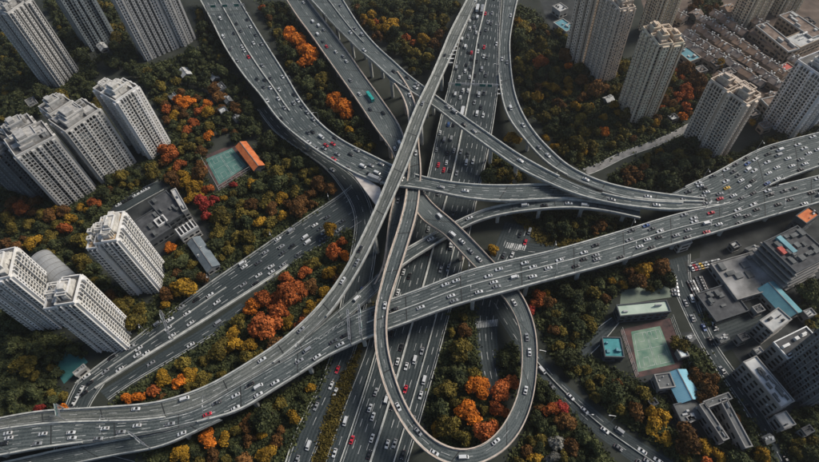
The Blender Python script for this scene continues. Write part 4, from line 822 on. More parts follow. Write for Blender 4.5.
def crown_arrays(seed, nleaf, leaf):
    """a unit crown (radius 1, base at 0): lobes of leaf clumps filling an uneven outline"""
    r = np.random.default_rng(seed); nl = r.integers(9, 14); lob = []
    for i in range(nl):
        an = r.uniform(0, 2*PI); rad = math.sqrt(r.uniform(0, 1))*.62; zc = .95-rad*.60+r.uniform(-.08, .16); lob.append((rad*math.cos(an), rad*math.sin(an), zc, r.uniform(.30, .46)))
    lob.append((0, 0, 1.0, .42)); lob = np.array(lob)
    pr = lob[:, 3]**2; idx = r.choice(len(lob), nleaf, p=pr/pr.sum()); d = r.normal(size=(nleaf, 3)); d[:, 2] = np.where(r.random(nleaf) < .75, np.abs(d[:, 2]), d[:, 2]); d /= np.linalg.norm(d, axis=1)[:, None]
    c = lob[idx, :3]+d*lob[idx, 3:4]*(r.uniform(.55, 1.08, (nleaf, 1))); nrm = d+r.normal(size=(nleaf, 3))*.45; nrm /= np.linalg.norm(nrm, axis=1)[:, None]
    t = np.cross(nrm, r.normal(size=(nleaf, 3))); t /= np.linalg.norm(t, axis=1)[:, None]; b = np.cross(nrm, t); s = leaf*r.uniform(.55, 1.3, (nleaf, 1)); s2 = s*r.uniform(.55, 1, (nleaf, 1))
    V = np.stack([c+t*s, c+b*s2+nrm*s*.15, c-t*s, c-b*s2-nrm*s*.1], 1)
    return V.reshape(-1, 3)
def mesh_quads(name, V, m):
    me = bpy.data.meshes.new(name); n = len(V)//4; me.vertices.add(len(V)); me.vertices.foreach_set('co', V.astype(np.float32).ravel()); me.loops.add(n*4); me.loops.foreach_set('vertex_index', np.arange(n*4, dtype=np.int32)); me.polygons.add(n); me.polygons.foreach_set('loop_start', np.arange(0, n*4, 4, dtype=np.int32)); me.polygons.foreach_set('loop_total', np.full(n, 4, np.int32))
    if m: me.materials.append(m)
    me.update(calc_edges=True); return me
NV = 7
CROWN = [crown_arrays(100+i, 1000, .125) for i in range(NV)]; CROWNB = [crown_arrays(200+i, 2400, .078) for i in range(4)]
CM_ = {}
def crown_mesh(col, big, k):
    key = (col, big, k)
    if key not in CM_: CM_[key] = mesh_quads('crown', (CROWNB if big else CROWN)[k], LEAF[col])
    return CM_[key]
tm = MB(); tm.poly_prism([(.11*math.cos(i*PI/4), .11*math.sin(i*PI/4)) for i in range(8)], 0, .5); 
for an, q in ((.3, .5), (2.4, .55), (4.5, .5)): tm.bar((0, 0, .4), (q*math.cos(an), q*math.sin(an), .95), .07, .07)
tm.bar((0, 0, .4), (.03, 0, 1.15), .08, .08); TRUNK = tm.mesh('trunk', M_trunk)
TREES = []     # x, y, r, colour, zone phrase
def tree_at(px, py, r, col, zone, zc=7.0):
    p = P(px, py, zc); TREES.append((p[0], p[1], r, col, zone))
def inpoly(x, y, q):
    c = False; j = len(q)-1
    for i in range(len(q)):
        if (q[i][1] > y) != (q[j][1] > y) and x < (q[j][0]-q[i][0])*(y-q[i][1])/(q[j][1]-q[i][1])+q[i][0]: c = not c
        j = i
    return c
# single trees that stand out in the photograph
for q in [(289,33,7,'orange','the strip between the two top left flyovers'),(303,46,7.4,'orange','the strip between the two top left flyovers'),(315,60,7,'orange','the strip between the two top left flyovers'),(303,61,6.6,'orange','the strip between the two top left flyovers'),(331,99,5.4,'orange','the strip between the two top left flyovers'),(347,112,6,'orange','the strip between the two top left flyovers'),(178,97,5.4,'orange','the upper left wood'),(166,106,5,'rust','the upper left wood'),(192,120,4.6,'rust','the upper left wood'),(178,162,5.4,'rust','the upper left wood'),(160,146,5.6,'rust','the upper left wood'),(212,196,4,'red','the upper left wood'),(199,196,4.6,'red','the upper left wood'),(186,180,5.6,'mustard','the upper left wood'),(20,206,5.6,'rust','the left edge wood'),(48,214,5.6,'brown','the left edge wood'),(62,226,5,'rust','the left edge wood'),(92,200,5,'rust','the left edge wood'),(30,240,6,'mustard','the left edge wood'),(262,298,6.4,'rust','the avenue wood left of the diagonal flyover'),(280,310,6.4,'rust','the avenue wood left of the diagonal flyover'),(300,290,6,'rust','the avenue wood left of the diagonal flyover'),(256,322,6.4,'rust','the avenue wood left of the diagonal flyover'),(296,38,8.3,'orange','the strip between the two top left flyovers'),(308,54,9.6,'orange','the strip between the two top left flyovers'),(335,96,6,'orange','the strip between the two top left flyovers'),(342,107,8,'orange','the strip between the two top left flyovers'),(262,5,4.6,'rust','the strip between the two top left flyovers'),(268,14,4,'brown','the strip between the two top left flyovers'),(349,127,4.4,'mustard','the strip between the two top left flyovers'),(322,84,5,'olive','the strip between the two top left flyovers'),
          (476,385,7.4,'orange','the loop ramp'),(469,411,7.4,'orange','the loop ramp'),(503,388,6.4,'rust','the loop ramp'),(499,407,5.8,'rust','the loop ramp'),(488,432,7.6,'rust','the loop ramp'),(512,379,4.2,'rust','the loop ramp'),(460,350,8,'olive','the loop ramp'),(446,388,6,'olive','the loop ramp'),(440,408,5.5,'dark green','the loop ramp'),(450,425,6.5,'olive','the loop ramp'),(436,427,4,'mustard','the loop ramp'),(465,328,5,'brown','the loop ramp'),(463,437,5,'olive','the loop ramp'),(474,372,4.5,'olive','the loop ramp'),(507,356,5.4,'dark green','the loop ramp'),
          (266,326,9,'rust','the avenue wood left of the diagonal flyover'),(290,297,8.6,'rust','the avenue wood left of the diagonal flyover'),(276,296,5.6,'rust','the avenue wood left of the diagonal flyover'),(252,304,6.8,'orange','the avenue wood left of the diagonal flyover'),(333,250,6,'rust','the avenue wood left of the diagonal flyover'),(343,252,4.2,'orange','the avenue wood left of the diagonal flyover'),(304,270,5,'rust','the avenue wood left of the diagonal flyover'),(285,275,5,'rust','the avenue wood left of the diagonal flyover'),(330,228,6,'mustard','the avenue wood left of the diagonal flyover'),(324,290,4.6,'mustard','the avenue wood left of the diagonal flyover'),(248,344,5,'mustard','the avenue wood left of the diagonal flyover'),(231,330,5,'mustard','the avenue wood left of the diagonal flyover'),
          (206,436,5.6,'orange','the lower left viaduct'),(35,406,3.4,'red','the lower left corner'),(57,406,3.2,'orange','the lower left corner'),(123,396,3.6,'orange','the avenue wood left of the diagonal flyover'),(135,394,3.8,'orange','the avenue wood left of the diagonal flyover'),(151,388,3.8,'rust','the avenue wood left of the diagonal flyover'),(187,372,5,'mustard','the avenue wood left of the diagonal flyover'),(177,380,4.6,'orange','the avenue wood left of the diagonal flyover'),
          (513,135,6.6,'mustard','the highway ramp'),(552,408,4.6,'rust','the bottom right main street'),(562,405,4,'red','the bottom right main street'),(566,420,5,'brown','the bottom right main street'),(558,441,3.8,'grey','the bottom right main street'),(554,456,3.8,'grey','the bottom right main street'),(537,458,3.8,'mustard','the bottom right main street'),(574,446,4.6,'brown','the bottom right main street'),(494,246,4.6,'mustard','the middle of the interchange'),
          (538,296,6,'rust','the park below the wide viaduct'),(530,306,4,'red','the park below the wide viaduct'),(549,300,5,'brown','the park below the wide viaduct'),
          (186,100,7,'orange','the upper left wood'),(196,108,4,'rust','the upper left wood'),(205,100,4.2,'orange','the upper left wood'),(174,112,4.8,'mustard','the upper left wood'),(208,132,4.4,'orange','the upper left wood'),(186,126,4.2,'rust','the upper left wood'),(168,152,8.4,'rust','the upper left wood'),(160,160,4.6,'brown','the upper left wood'),(180,172,4.6,'mustard','the upper left wood'),(194,185,6,'mustard','the upper left wood'),(205,203,4.5,'red','the upper left wood'),(204,213,4,'red','the upper left wood'),(231,180,3,'red','the upper left wood'),(167,243,4,'orange','the lone white tower'),(25,290-70,5,'olive','the left edge wood'),
          (690,92,5,'rust','the right hand towers'),(688,103,4.6,'rust','the right hand towers'),(684,112,4,'orange','the right hand towers'),(722,60,5,'mustard','the right hand towers'),(570,62,4,'orange','the right wood'),(606,128,4.6,'orange','the right wood'),(560,100,5.6,'brown','the right wood'),(580,118,5.6,'olive','the right wood'),(556,143,3.6,'mustard','the right wood'),(546,134,3.6,'mustard','the right wood')]: tree_at(*q)
ZONES = [
 ('the wood at the top between flyovers', [(352,0),(458,0),(446,22),(434,50),(424,70),(412,66),(395,48),(372,28),(352,6)], 3.9, {'dark green':5,'olive':4,'mustard':2,'brown':2,'rust':.6}),
 ('the strip between the two top left flyovers', [(258,0),(286,5),(298,28),(330,78),(352,112),(374,147),(348,140),(322,116),(303,90),(285,55)], 3.8, {'dark green':6,'olive':3}),
 ('the right wood', [(517,5),(536,12),(560,45),(575,68),(600,86),(640,112),(690,128),(668,145),(625,160),(592,176),(570,158),(548,128),(526,105),(518,72),(514,40)], 3.9, {'dark green':4,'olive':5,'mustard':3.2,'brown':1.6,'rust':.5}),
 ('the wood below the right footpath', [(610,178),(640,160),(690,132),(720,145),(712,165),(690,178),(665,188),(640,184)], 3.9, {'dark green':6,'olive':2,'brown':2}),
 ('the right hand towers', [(662,70),(690,66),(708,78),(692,112),(676,124),(650,116),(658,100)], 3.6, {'brown':3,'rust':2,'olive':3,'dark green':2}),
 ('the gap inside the highway ramp', [(484,160),(497,150),(524,178),(512,183),(488,180)], 3.4, {'dark green':3,'olive':3}),
 ('the park below the wide viaduct', [(532,292),(562,284),(620,270),(668,256),(676,268),(650,280),(620,285),(606,300),(596,325),(580,345),(586,362),(575,376),(552,350),(540,320)], 3.7, {'dark green':5,'olive':5,'mustard':1.6,'brown':2}),
 ('the park beside the main street', [(590,360),(622,378),(650,392),(670,410),(660,430),(690,440),(690,462),(668,452),(640,430),(610,408),(584,384)], 3.8, {'olive':5,'mustard':2,'dark green':3,'brown':2}),
 ('the trees along the right street', [(680,340),(700,352),(716,378),(742,420),(752,440),(736,440),(718,405),(700,385),(690,372)], 3.5, {'olive':3,'brown':3,'dark green':4}),
 ('the bottom right corner', [(690,440),(720,448),(755,440),(812,440),(819,462),(690,462)], 3.6, {'olive':3,'mustard':2,'dark green':5,'rust':.8}),
 ('the loop ramp', [(454,314),(474,306),(472,345),(486,372),(504,352),(516,345),(516,375),(498,420),(482,440),(462,445),(442,440),(428,425),(436,388),(448,345)], 3.9, {'dark green':4,'olive':4}),
 ('the bottom right main street', [(540,362),(560,402),(590,440),(610,462),(512,462),(524,448),(538,412)], 3.6, {'dark green':6,'brown':2,'olive':2}),
 ('the avenue wood left of the diagonal flyover', [(348,214),(352,240),(336,286),(312,318),(280,342),(240,366),(200,386),(160,398),(116,402),(134,390),(170,368),(214,340),(236,318),(262,294),(300,262),(335,240)], 3.8, {'olive':5,'brown':4,'mustard':2.2,'rust':1.2,'dark green':3}),
 ('the wood between the avenue and the wide flyover', [(262,136),(285,142),(308,160),(332,188),(328,200),(268,240),(216,274),(204,262),(216,232),(206,205),(222,192),(252,172)], 3.8, {'dark green':5,'olive':5,'mustard':1.2,'brown':2}),
 ('the upper left wood', [(150,92),(176,84),(206,96),(214,130),(204,152),(202,176),(216,200),(210,220),(196,200),(170,182),(152,175),(140,165),(164,150),(176,136),(162,110)], 3.7, {'olive':4,'mustard':2,'brown':3,'rust':2,'dark green':3}),
 ('the left edge wood', [(0,188),(40,202),(70,206),(104,186),(132,172),(148,182),(118,204),(92,226),(78,252),(60,264),(40,252),(0,244)], 3.8, {'dark green':4,'olive':3,'brown':4,'mustard':1.4,'rust':.7}),
 ('the lone white tower', [(62,268),(84,258),(110,288),(150,310),(166,288),(164,262),(180,240),(204,276),(172,312),(142,332),(128,314),(96,290)], 3.7, {'dark green':4,'olive':3,'brown':3,'mustard':1}),
 ('the lower left corner', [(0,336),(36,340),(58,352),(48,384),(62,396),(20,424),(0,424)], 3.9, {'dark green':8,'olive':2}),
 ('the lower left viaduct', [(116,462),(150,452),(196,438),(222,428),(262,408),(310,378),(330,356),(334,366),(316,392),(292,440),(280,462)], 3.8, {'olive':5,'brown':3,'dark green':4,'mustard':1.8}),
 ('the dark gaps between the upper left towers', [(84,52),(128,64),(150,66),(200,50),(214,60),(206,84),(170,80),(150,90),(138,74),(104,56)], 3.8, {'dark green':7,'olive':1}),
 ('the dark gaps between the upper left towers', [(0,60),(34,90),(60,92),(84,62),(94,62),(58,98),(40,108),(0,118)], 3.8, {'dark green':6,'olive':1}),
 ('the dark gaps between the upper left towers', [(134,168),(128,178),(104,188),(92,196),(100,180),(126,164)], 3.5, {'dark green':5,'olive':2}),
 ('the dark gaps between the upper left towers', [(44,0),(58,0),(88,52),(84,62),(74,58)], 3.6, {'dark green':6,'olive':1}),
 ('the dark gaps between the upper left towers', [(96,0),(108,0),(134,52),(128,62),(116,56),(112,40)], 3.6, {'dark green':6,'olive':1}),
 ('the dark gaps between the upper left towers', [(196,0),(200,16),(212,30),(228,60),(206,56),(200,40)], 3.6, {'dark green':6,'olive':1}),
 ('the dark gaps between the upper left towers', [(44,90),(60,100),(86,62),(96,64),(90,74),(100,120),(92,118),(70,92)], 3.6, {'dark green':6,'olive':1}),
 ('the dark gaps between the upper left towers', [(0,64),(0,120),(20,112),(44,100),(34,92),(14,70)], 3.6, {'dark green':6,'olive':1}),
 ('the dark gaps between the upper left towers', [(0,14),(10,30),(38,86),(30,92),(0,62)], 3.6, {'dark green':6,'olive':1}),
 ('the lower left corner', [(0,306),(30,326),(60,340),(84,352),(70,350),(40,345),(0,340)], 3.4, {'dark green':7,'olive':1}),
 ('the old quarter', [(686,60),(700,66),(716,84),(740,104),(762,112),(756,120),(730,90),(700,84)], 3.0, {'brown':3,'dark green':3,'mustard':1}),
 ('the old quarter', [(690,0),(720,0),(735,30),(726,30),(700,12)], 2.8, {'brown':2,'dark green':3}),
 ('the foot of the first right hand towers', [(556,20),(570,60),(600,84),(626,106),(640,100),(640,60),(612,60),(592,66),(575,40)], 3.4, {'dark green':5,'olive':3}),
 ('the lower right blocks', [(690,300),(700,318),(716,330),(716,322),(700,300)], 3.0, {'dark green':5}),
 ('the lower right blocks', [(744,420),(760,440),(800,450),(819,440),(819,410),(800,415),(770,430)], 3.4, {'dark green':6,'olive':2}),
 ('the lower right blocks', [(640,276),(672,262),(676,282),(652,284)], 3.2, {'dark green':5,'olive':2}),
 ('the area beside the small grey houses', [(205,60),(240,78),(262,128),(238,140),(250,150),(232,132),(214,128),(216,100)], 3.2, {'dark green':5,'brown':1.5}),
 ('the trees behind the right hand viaduct', [(700,150),(742,156),(760,142),(800,128),(819,126),(819,132),(760,150),(720,170)], 3.2, {'dark green':5,'olive':2}),
 ('the bank under the slim low flyover', [(530,216),(570,212),(625,222),(655,226),(610,238),(560,236)], 3.2, {'dark green':5,'olive':1.5,'brown':1.5}),
 ('the right edge by the dark tower', [(806,290),(819,280),(819,330),(808,318)], 3.4, {'olive':2,'dark green':3}),
]
def blocked(x, y, r, top):
    if in_foot(x, y, r*.35): return True
    for k, q in ROADS.items():
        d = np.hypot(q.C[:, 0]-x, q.C[:, 1]-y); i = int(np.argmin(d-q.W/2))
        if d[i] < q.W[i]/2+r*(1.5 if k == 'U1' else .45) and not (q.C[i, 2] > top+3): return True
    return False
for (zn, poly, r0, mix) in ZONES:
    rnd = random.Random(hash(zn) % 1 + len(zn)*7+int(poly[0][0])); xs = [q[0] for q in poly]; ys = [q[1] for q in poly]; cols = list(mix); wts = [mix[c] for c in cols]; fails = 0
    while fails < 420:
        px, py = rnd.uniform(min(xs), max(xs)), rnd.uniform(min(ys), max(ys))
        if not inpoly(px, py, poly): fails += .25; continue
        p = P(px, py, 7); r = r0*rnd.choice((.8, 1.0, 1.2, 1.35, 1.55, 1.95))*rnd.uniform(.92, 1.08)
        if blocked(p[0], p[1], r, 2.1*r) or any((p[0]-t[0])**2+(p[1]-t[1])**2 < ((r+t[2])*.63)**2 for t in TREES): fails += 1; continue
        nz = math.sin(p[0]*.071+1.3*math.sin(p[1]*.043))+math.sin(p[1]*.083+1.1*math.sin(p[0]*.051)+2.0)
        w2 = [wv*math.exp((1.15 if c in ('mustard', 'rust', 'brown', 'orange', 'red') else -.75)*(nz-.25)) for c, wv in zip(cols, wts)]
        TREES.append((p[0], p[1], r, rnd.choices(cols, w2)[0], zn))
def px_size(x, y, r): 
    c = CM.T @ (np.array([x, y, 6])-np.array([0, 0, CAM_H])); return FOC*r/-c[2]
info = []
for t in TREES:
    q = proj((t[0], t[1], 1.2*t[2])); vis = -8 < q[0] < 827 and -6 < q[1] < 470
    if vis: info.append((px_size(*t[:3]), q, t))
info.sort(key=lambda a: -a[0])
keep, rest = info[:300], info[300:]
groups = {}
for sz, q, t in keep: groups.setdefault((t[4], t[3]), []).append((q, t))
rt = random.Random(5)
KN = {'the loop ramp': 'inside the loop ramp'}
def where(z): return KN.get(z, ('in ' if any(z.startswith(p) for p in ('the wood', 'the strip', 'the right wood', 'the upper left wood', 'the left edge wood', 'the avenue wood', 'the park', 'the dark gaps', 'the gap', 'the old', 'the area', 'the lower left corner', 'the bottom right corner', 'the bank')) else 'beside ')+z)
ncount = 0
for (zn, col), L_ in groups.items():
    L_.sort(key=lambda a: a[0][0]); n = len(L_)
    for i, (q, t) in enumerate(L_):
        x, y, r, c, z = t; big = r > 4.9
        lab = ('%s tree %s' % (col, where(zn))) if n == 1 else '%s tree, %s from the left of its colour %s' % (col, ordinal(i), where(zn))
        if len(lab.split()) > 16: lab = '%s tree, %s from left of its colour %s' % (col, ordinal(i), where(zn).replace('the ', '', 1) if False else where(zn))
        lab = ' '.join(lab.split()[:16])
        o = empty('tree', (x, y, 0), lab, 'tree', 'trees '+where(zn), rt.uniform(0, 6.28))
        s = r*rt.uniform(.86, 1.16); s2 = r*rt.uniform(.86, 1.16); zz = r*rt.uniform(.8, 1.25)
        child_copy('crown', crown_mesh(col, big, rt.randrange(4 if big else NV)), o, Matrix.Diagonal((s, s2, zz*1.1, 1)))
        child_copy('trunk', TRUNK, o, Matrix.Diagonal((s, s2, zz*1.1, 1))); ncount += 1
# the smaller, farther trees beyond the first 300: one mass per colour would split the kind, so one object with several leaf materials
V = []; MI = []; cn = list(LEAF)
for sz, q, t in rest:
    k = rt.randrange(NV); a = rt.uniform(0, 6.28); c, s = math.cos(a), math.sin(a); v = CROWN[k]*np.array([t[2], t[2], t[2]*1.15]); V.append(np.stack([v[:, 0]*c-v[:, 1]*s+t[0], v[:, 0]*s+v[:, 1]*c+t[1], v[:, 2]], 1)); MI.append(np.full(len(v)//4, cn.index(t[3]), np.int32))
if V:
    me = mesh_quads('distant_trees', np.vstack(V), None)
    for c in cn: me.materials.append(LEAF[c])
    me.polygons.foreach_set('material_index', np.concatenate(MI)); o = link('distant_trees', me, None, 'stuff'); o['label'] = 'smaller trees filling the woods between towers and roads'; o['category'] = 'trees'
# low shrubs and undergrowth between the trunks
V = []; r2 = np.random.default_rng(3)
for (zn, poly, r0, mix) in ZONES:
    xs = [q[0] for q in poly]; ys = [q[1] for q in poly]; area = (max(xs)-min(xs))*(max(ys)-min(ys))
    for _ in range(int(area*.55)):
        px, py = r2.uniform(min(xs), max(xs)), r2.uniform(min(ys), max(ys))
        if not inpoly(px, py, poly): continue
        p = P(px, py, 0)
        if blocked(p[0], p[1], 1.5, 1): continue
        n = 10; c = np.array([p[0], p[1], .5])+r2.normal(size=(n, 3))*np.array([1.5, 1.5, .5]); c[:, 2] = np.abs(c[:, 2]); d = r2.normal(size=(n, 3))+np.array([0, 0, 1.2]); d /= np.linalg.norm(d, axis=1)[:, None]; t = np.cross(d, r2.normal(size=(n, 3))); t /= np.linalg.norm(t, axis=1)[:, None]; b = np.cross(d, t); s = r2.uniform(.4, .9, (n, 1)); V.append(np.stack([c+t*s, c+b*s, c-t*s, c-b*s], 1).reshape(-1, 3))
link('undergrowth', mesh_quads('undergrowth', np.vstack(V), LEAF['dark green']), None, 'stuff')
# dry hedge on the banks
V = []
for (poly, dens) in (([(371,310),(375,300),(350,385),(325,462),(313,462),(336,388),(360,345)], 1.6), ([(512,215),(520,212),(545,235),(580,240),(610,236),(606,243),(572,248),(540,243)], 2.2)):
    xs = [q[0] for q in poly]; ys = [q[1] for q in poly]
    for _ in range(int((max(xs)-min(xs))*(max(ys)-min(ys))*dens*.4)):
        px, py = r2.uniform(min(xs), max(xs)), r2.uniform(min(ys), max(ys))
        if not inpoly(px, py, poly): continue
        p = P(px, py, 0); n = 5; c = np.array([p[0], p[1], .4])+r2.normal(size=(n, 3))*np.array([.9, .9, .35]); c[:, 2] = np.abs(c[:, 2]); d = r2.normal(size=(n, 3))+np.array([0, 0, 1.]); d /= np.linalg.norm(d, axis=1)[:, None]; t = np.cross(d, r2.normal(size=(n, 3))); t /= np.linalg.norm(t, axis=1)[:, None]; b = np.cross(d, t); s = r2.uniform(.25, .6, (n, 1)); V.append(np.stack([c+t*s, c+b*s, c-t*s, c-b*s], 1).reshape(-1, 3))
link('dry_hedge', mesh_quads('dry_hedge', np.vstack(V), LEAF['olive']), None, 'stuff')

# ------------------------------------------------------------------ vehicles
PAINT = {'white': (.50, .51, .50), 'silver': (.22, .23, .235), 'black': (.013, .014, .016), 'dark grey': (.06, .065, .07), 'red': (.45, .02, .035), 'blue': (.03, .08, .22), 'yellow': (.60, .36, .02), 'teal': (.02, .30, .26)}
PM = {}
def paint(c):
    if c not in PM:
        m = bpy.data.materials.new('car_paint_'+c.replace(' ', '_')); m.use_nodes = True; b = m.node_tree.nodes['Principled BSDF']; b.inputs['Base Color'].default_value = (*PAINT[c], 1); b.inputs['Roughness'].default_value = .35; b.inputs['Coat Weight'].default_value = .4; b.inputs['Coat Roughness'].default_value = .12; PM[c] = m
    return PM[c]
def hull(mb, st):
    """closed skin through stations (x, half width low, z low, half width high, z high)"""
    n0 = len(mb.v)
    for (x, wl, zl, wh, zh) in st:
        mb.v += [(x, -wl, zl), (x, wl, zl), (x, wl*1.02, (zl+zh)/2), (x, wh, zh), (x, -wh, zh), (x, -wl*1.02, (zl+zh)/2)]
    k = len(st)
    for i in range(k-1):
        for j in range(6): a = n0+i*6+j; b = n0+i*6+(j+1) % 6; mb.f.append((a, b, b+6, a+6)); mb.uv.append(None); mb.mi.append(mb.cur)
    mb.f.append(tuple(n0+j for j in range(5, -1, -1))); mb.f.append(tuple(n0+(k-1)*6+j for j in range(6))); mb.uv += [None]*2; mb.mi += [mb.cur]*2
def wheel(mb, x, y, r=.32, w=.22):
    n0 = len(mb.v); k = 10
    for yy in (y-w/2, y+w/2): mb.v += [(x+r*math.cos(t*2*PI/k), yy, r+r*math.sin(t*2*PI/k)) for t in range(k)]
    for t in range(k): mb.f.append((n0+t, n0+(t+1) % k, n0+k+(t+1) % k, n0+k+t)); mb.uv.append(None); mb.mi.append(mb.cur)
    mb.f.append(tuple(n0+t for t in range(k-1, -1, -1))); mb.f.append(tuple(n0+k+t for t in range(k))); mb.uv += [None]*2; mb.mi += [mb.cur]*2
M_lamp = mat('head_lamp', (.6, .6, .58), .2); M_tail = mat('tail_lamp', (.25, .01, .01), .3)
VM = {}
def vehicle_mesh(kind, c):
    if (kind, c) in VM: return VM[(kind, c)]
    parts = {}; b = MB(); wl = MB(); ws = MB(); rw = MB(); sw = [MB(), MB()]
    def q(mb, *p): mb.quad(*p)
    if kind == 'car':
        hull(b, [(-2.28, .72, .38, .70, .78), (-2.15, .86, .28, .82, .95), (-1.3, .9, .24, .84, 1.0), (1.0, .9, .24, .84, .98), (1.95, .86, .26, .78, .82), (2.28, .70, .36, .64, .64)])
        hull(b, [(-1.75, .78, .93, .70, .98), (-1.05, .78, .93, .60, 1.44), (.15, .78, .93, .62, 1.46), (1.1, .78, .93, .70, .96)])
        q(ws, (.10, -.61, 1.485), (1.16, -.73, .985), (1.16, .73, .985), (.10, .61, 1.485)); q(rw, (-1.0, -.59, 1.475), (-1.0, .59, 1.475), (-1.80, .69, 1.0), (-1.80, -.69, 1.0))
        for s_, mb in ((-1, sw[0]), (1, sw[1])): q(mb, (-1.35, s_*.82, 1.02), (.85, s_*.80, 1.02), (.2, s_*.66, 1.40), (-1.0, s_*.65, 1.38))
        X = (-1.35, 1.4); L_ = 2.28
    elif kind == 'van':
        hull(b, [(-2.45, .86, .35, .78, 1.75), (-2.3, .92, .3, .82, 1.88), (1.2, .92, .3, .82, 1.88), (1.85, .92, .3, .80, 1.2), (2.4, .84, .36, .74, .9)])
        q(ws, (1.26, -.74, 1.84), (1.88, -.74, 1.22), (1.88, .74, 1.22), (1.26, .74, 1.84)); q(rw, (-2.40, -.7, 1.78), (-2.40, .7, 1.78), (-2.49, .72, 1.2), (-2.49, -.72, 1.2))
        for s_, mb in ((-1, sw[0]), (1, sw[1])): q(mb, (-2.1, s_*.93, 1.15), (1.5, s_*.93, 1.15), (1.15, s_*.87, 1.7), (-2.1, s_*.87, 1.7))
        X = (-1.5, 1.5); L_ = 2.4
    elif kind == 'bus':
        hull(b, [(-5.4, 1.2, .4, 1.1, 2.9), (-5.2, 1.25, .35, 1.15, 3.0), (5.2, 1.25, .35, 1.15, 3.0), (5.45, 1.18, .4, 1.05, 2.8)])
        b.box(-3.6, -1.6, -.7, .7, 2.98, 3.22); b.box(1.2, 2.6, -.6, .6, 2.98, 3.18)
        q(ws, (5.36, -1.05, 2.8), (5.50, -1.12, 1.2), (5.50, 1.12, 1.2), (5.36, 1.05, 2.8)); q(rw, (-5.36, -1.0, 2.7), (-5.36, 1.0, 2.7), (-5.44, 1.05, 1.8), (-5.44, -1.05, 1.8))
        for s_, mb in ((-1, sw[0]), (1, sw[1])): q(mb, (-5, s_*1.285, 1.35), (5, s_*1.285, 1.35), (5, s_*1.23, 2.4), (-5, s_*1.23, 2.4))
        X = (-3.2, 3.6); L_ = 5.4
    else:
        hull(b, [(3.0, 1.1, .5, 1.0, 2.3), (3.2, 1.15, .45, 1.05, 2.5), (4.4, 1.15, .45, 1.05, 2.45), (4.95, 1.1, .5, .95, 1.5)])
        b.box(-5.2, 2.8, -1.2, 1.2, .95, 3.25); b.box(-5.0, 3.2, -.5, .5, .55, .95)
        q(ws, (4.44, -.98, 2.40), (4.99, -.92, 1.52), (4.99, .92, 1.52), (4.44, .98, 2.40)); q(rw, (2.98, -.9, 2.2), (2.98, .9, 2.2), (2.98, .9, 1.7), (2.98, -.9, 1.7))
        for s_, mb in ((-1, sw[0]), (1, sw[1])): q(mb, (3.3, s_*1.15, 1.5), (4.3, s_*1.15, 1.5), (4.2, s_*1.09, 2.2), (3.3, s_*1.09, 2.2))
        X = (-3.6, 3.7); L_ = 4.95
    for x in X:
        for y in (-.78, .78): wheel(wl, x, y*(1 if kind in ('car', 'van') else 1.35), .32 if kind in ('car', 'van') else .5, .22)
    body = b.mesh(kind+'_body', paint(c)); lamps = MB(); tails = MB()
    for y in (-.55, .55): lamps.box(L_-.25, L_-.02, y-.16, y+.16, .60, .76); tails.box(-L_-.03, -L_+.16, y-.15, y+.15, .72, .88)
    VM[(kind, c)] = {'body': body, 'windscreen': ws.mesh('windscreen', M_carglass), 'rear_window': rw.mesh('rear_window', M_carglass), 'side_window': [m.mesh('side_window', M_carglass) for m in sw], 'wheels': wl.mesh('wheels', M_tyre), 'lamps': lamps.mesh('headlights', M_lamp), 'tails': tails.mesh('tail_lights', M_tail)}
    return VM[(kind, c)]
CARS = []      # dict: pos, dir, kind, colour, road, f
ONEWAY = {'B': -1, 'C': 1, 'E': 1, 'F': 1, 'G': 1, 'H': 1, 'N': 1, 'K2': 1, 'I2': 1, 'A2': 1, 'J2': 1}
def put(rk, s, f, kind='car', col='white', gap=6.2):
    r = ROADS[rk]; c, T = at(r, s, f); ln = {'car': 2.4, 'van': 2.7, 'bus': 6, 'truck': 5.6}[kind]
    for o in CARS:
        if o['road'] == rk or abs(o['pos'][2]-c[2]) < 3:
            d = o['pos'][:2]-c[:2]
            if d.dot(d) < 196:
                a = abs(d[0]*T[0]+d[1]*T[1]); l = abs(-d[0]*T[1]+d[1]*T[0])
                if a < ln+o['ln']+1.1 and l < 2.15: return False
    sg = ONEWAY.get(rk, 1 if f > .47 else -1); CARS.append({'pos': c, 'dir': T*sg, 'kind': kind, 'col': col, 'road': rk, 'f': f, 'ln': ln}); return True
def at_px(rk, px, py, col='white', kind='car'):
    r = ROADS[rk]; pr = np.array([proj(c) for c in r.C]); i = int(np.argmin((pr[:, 0]-px)**2+(pr[:, 1]-py)**2)); w_ = P(px, py, r.C[i, 2]+.7)
    i = int(np.argmin(np.hypot(r.C[:, 0]-w_[0], r.C[:, 1]-w_[1]))); e = r.R[i]-r.L[i]; f = float(np.clip((w_-r.L[i])[:2].dot(e[:2])/e[:2].dot(e[:2]), 1.7/r.W[i], 1-1.7/r.W[i])); put(rk, r.s[i]+(w_-r.C[i]).dot(r.T[i]), f, kind, col)
C3 = {'w': 'white', 's': 'silver', 'k': 'black', 'r': 'red', 'y': 'yellow', 't': 'teal', 'd': 'dark grey'}
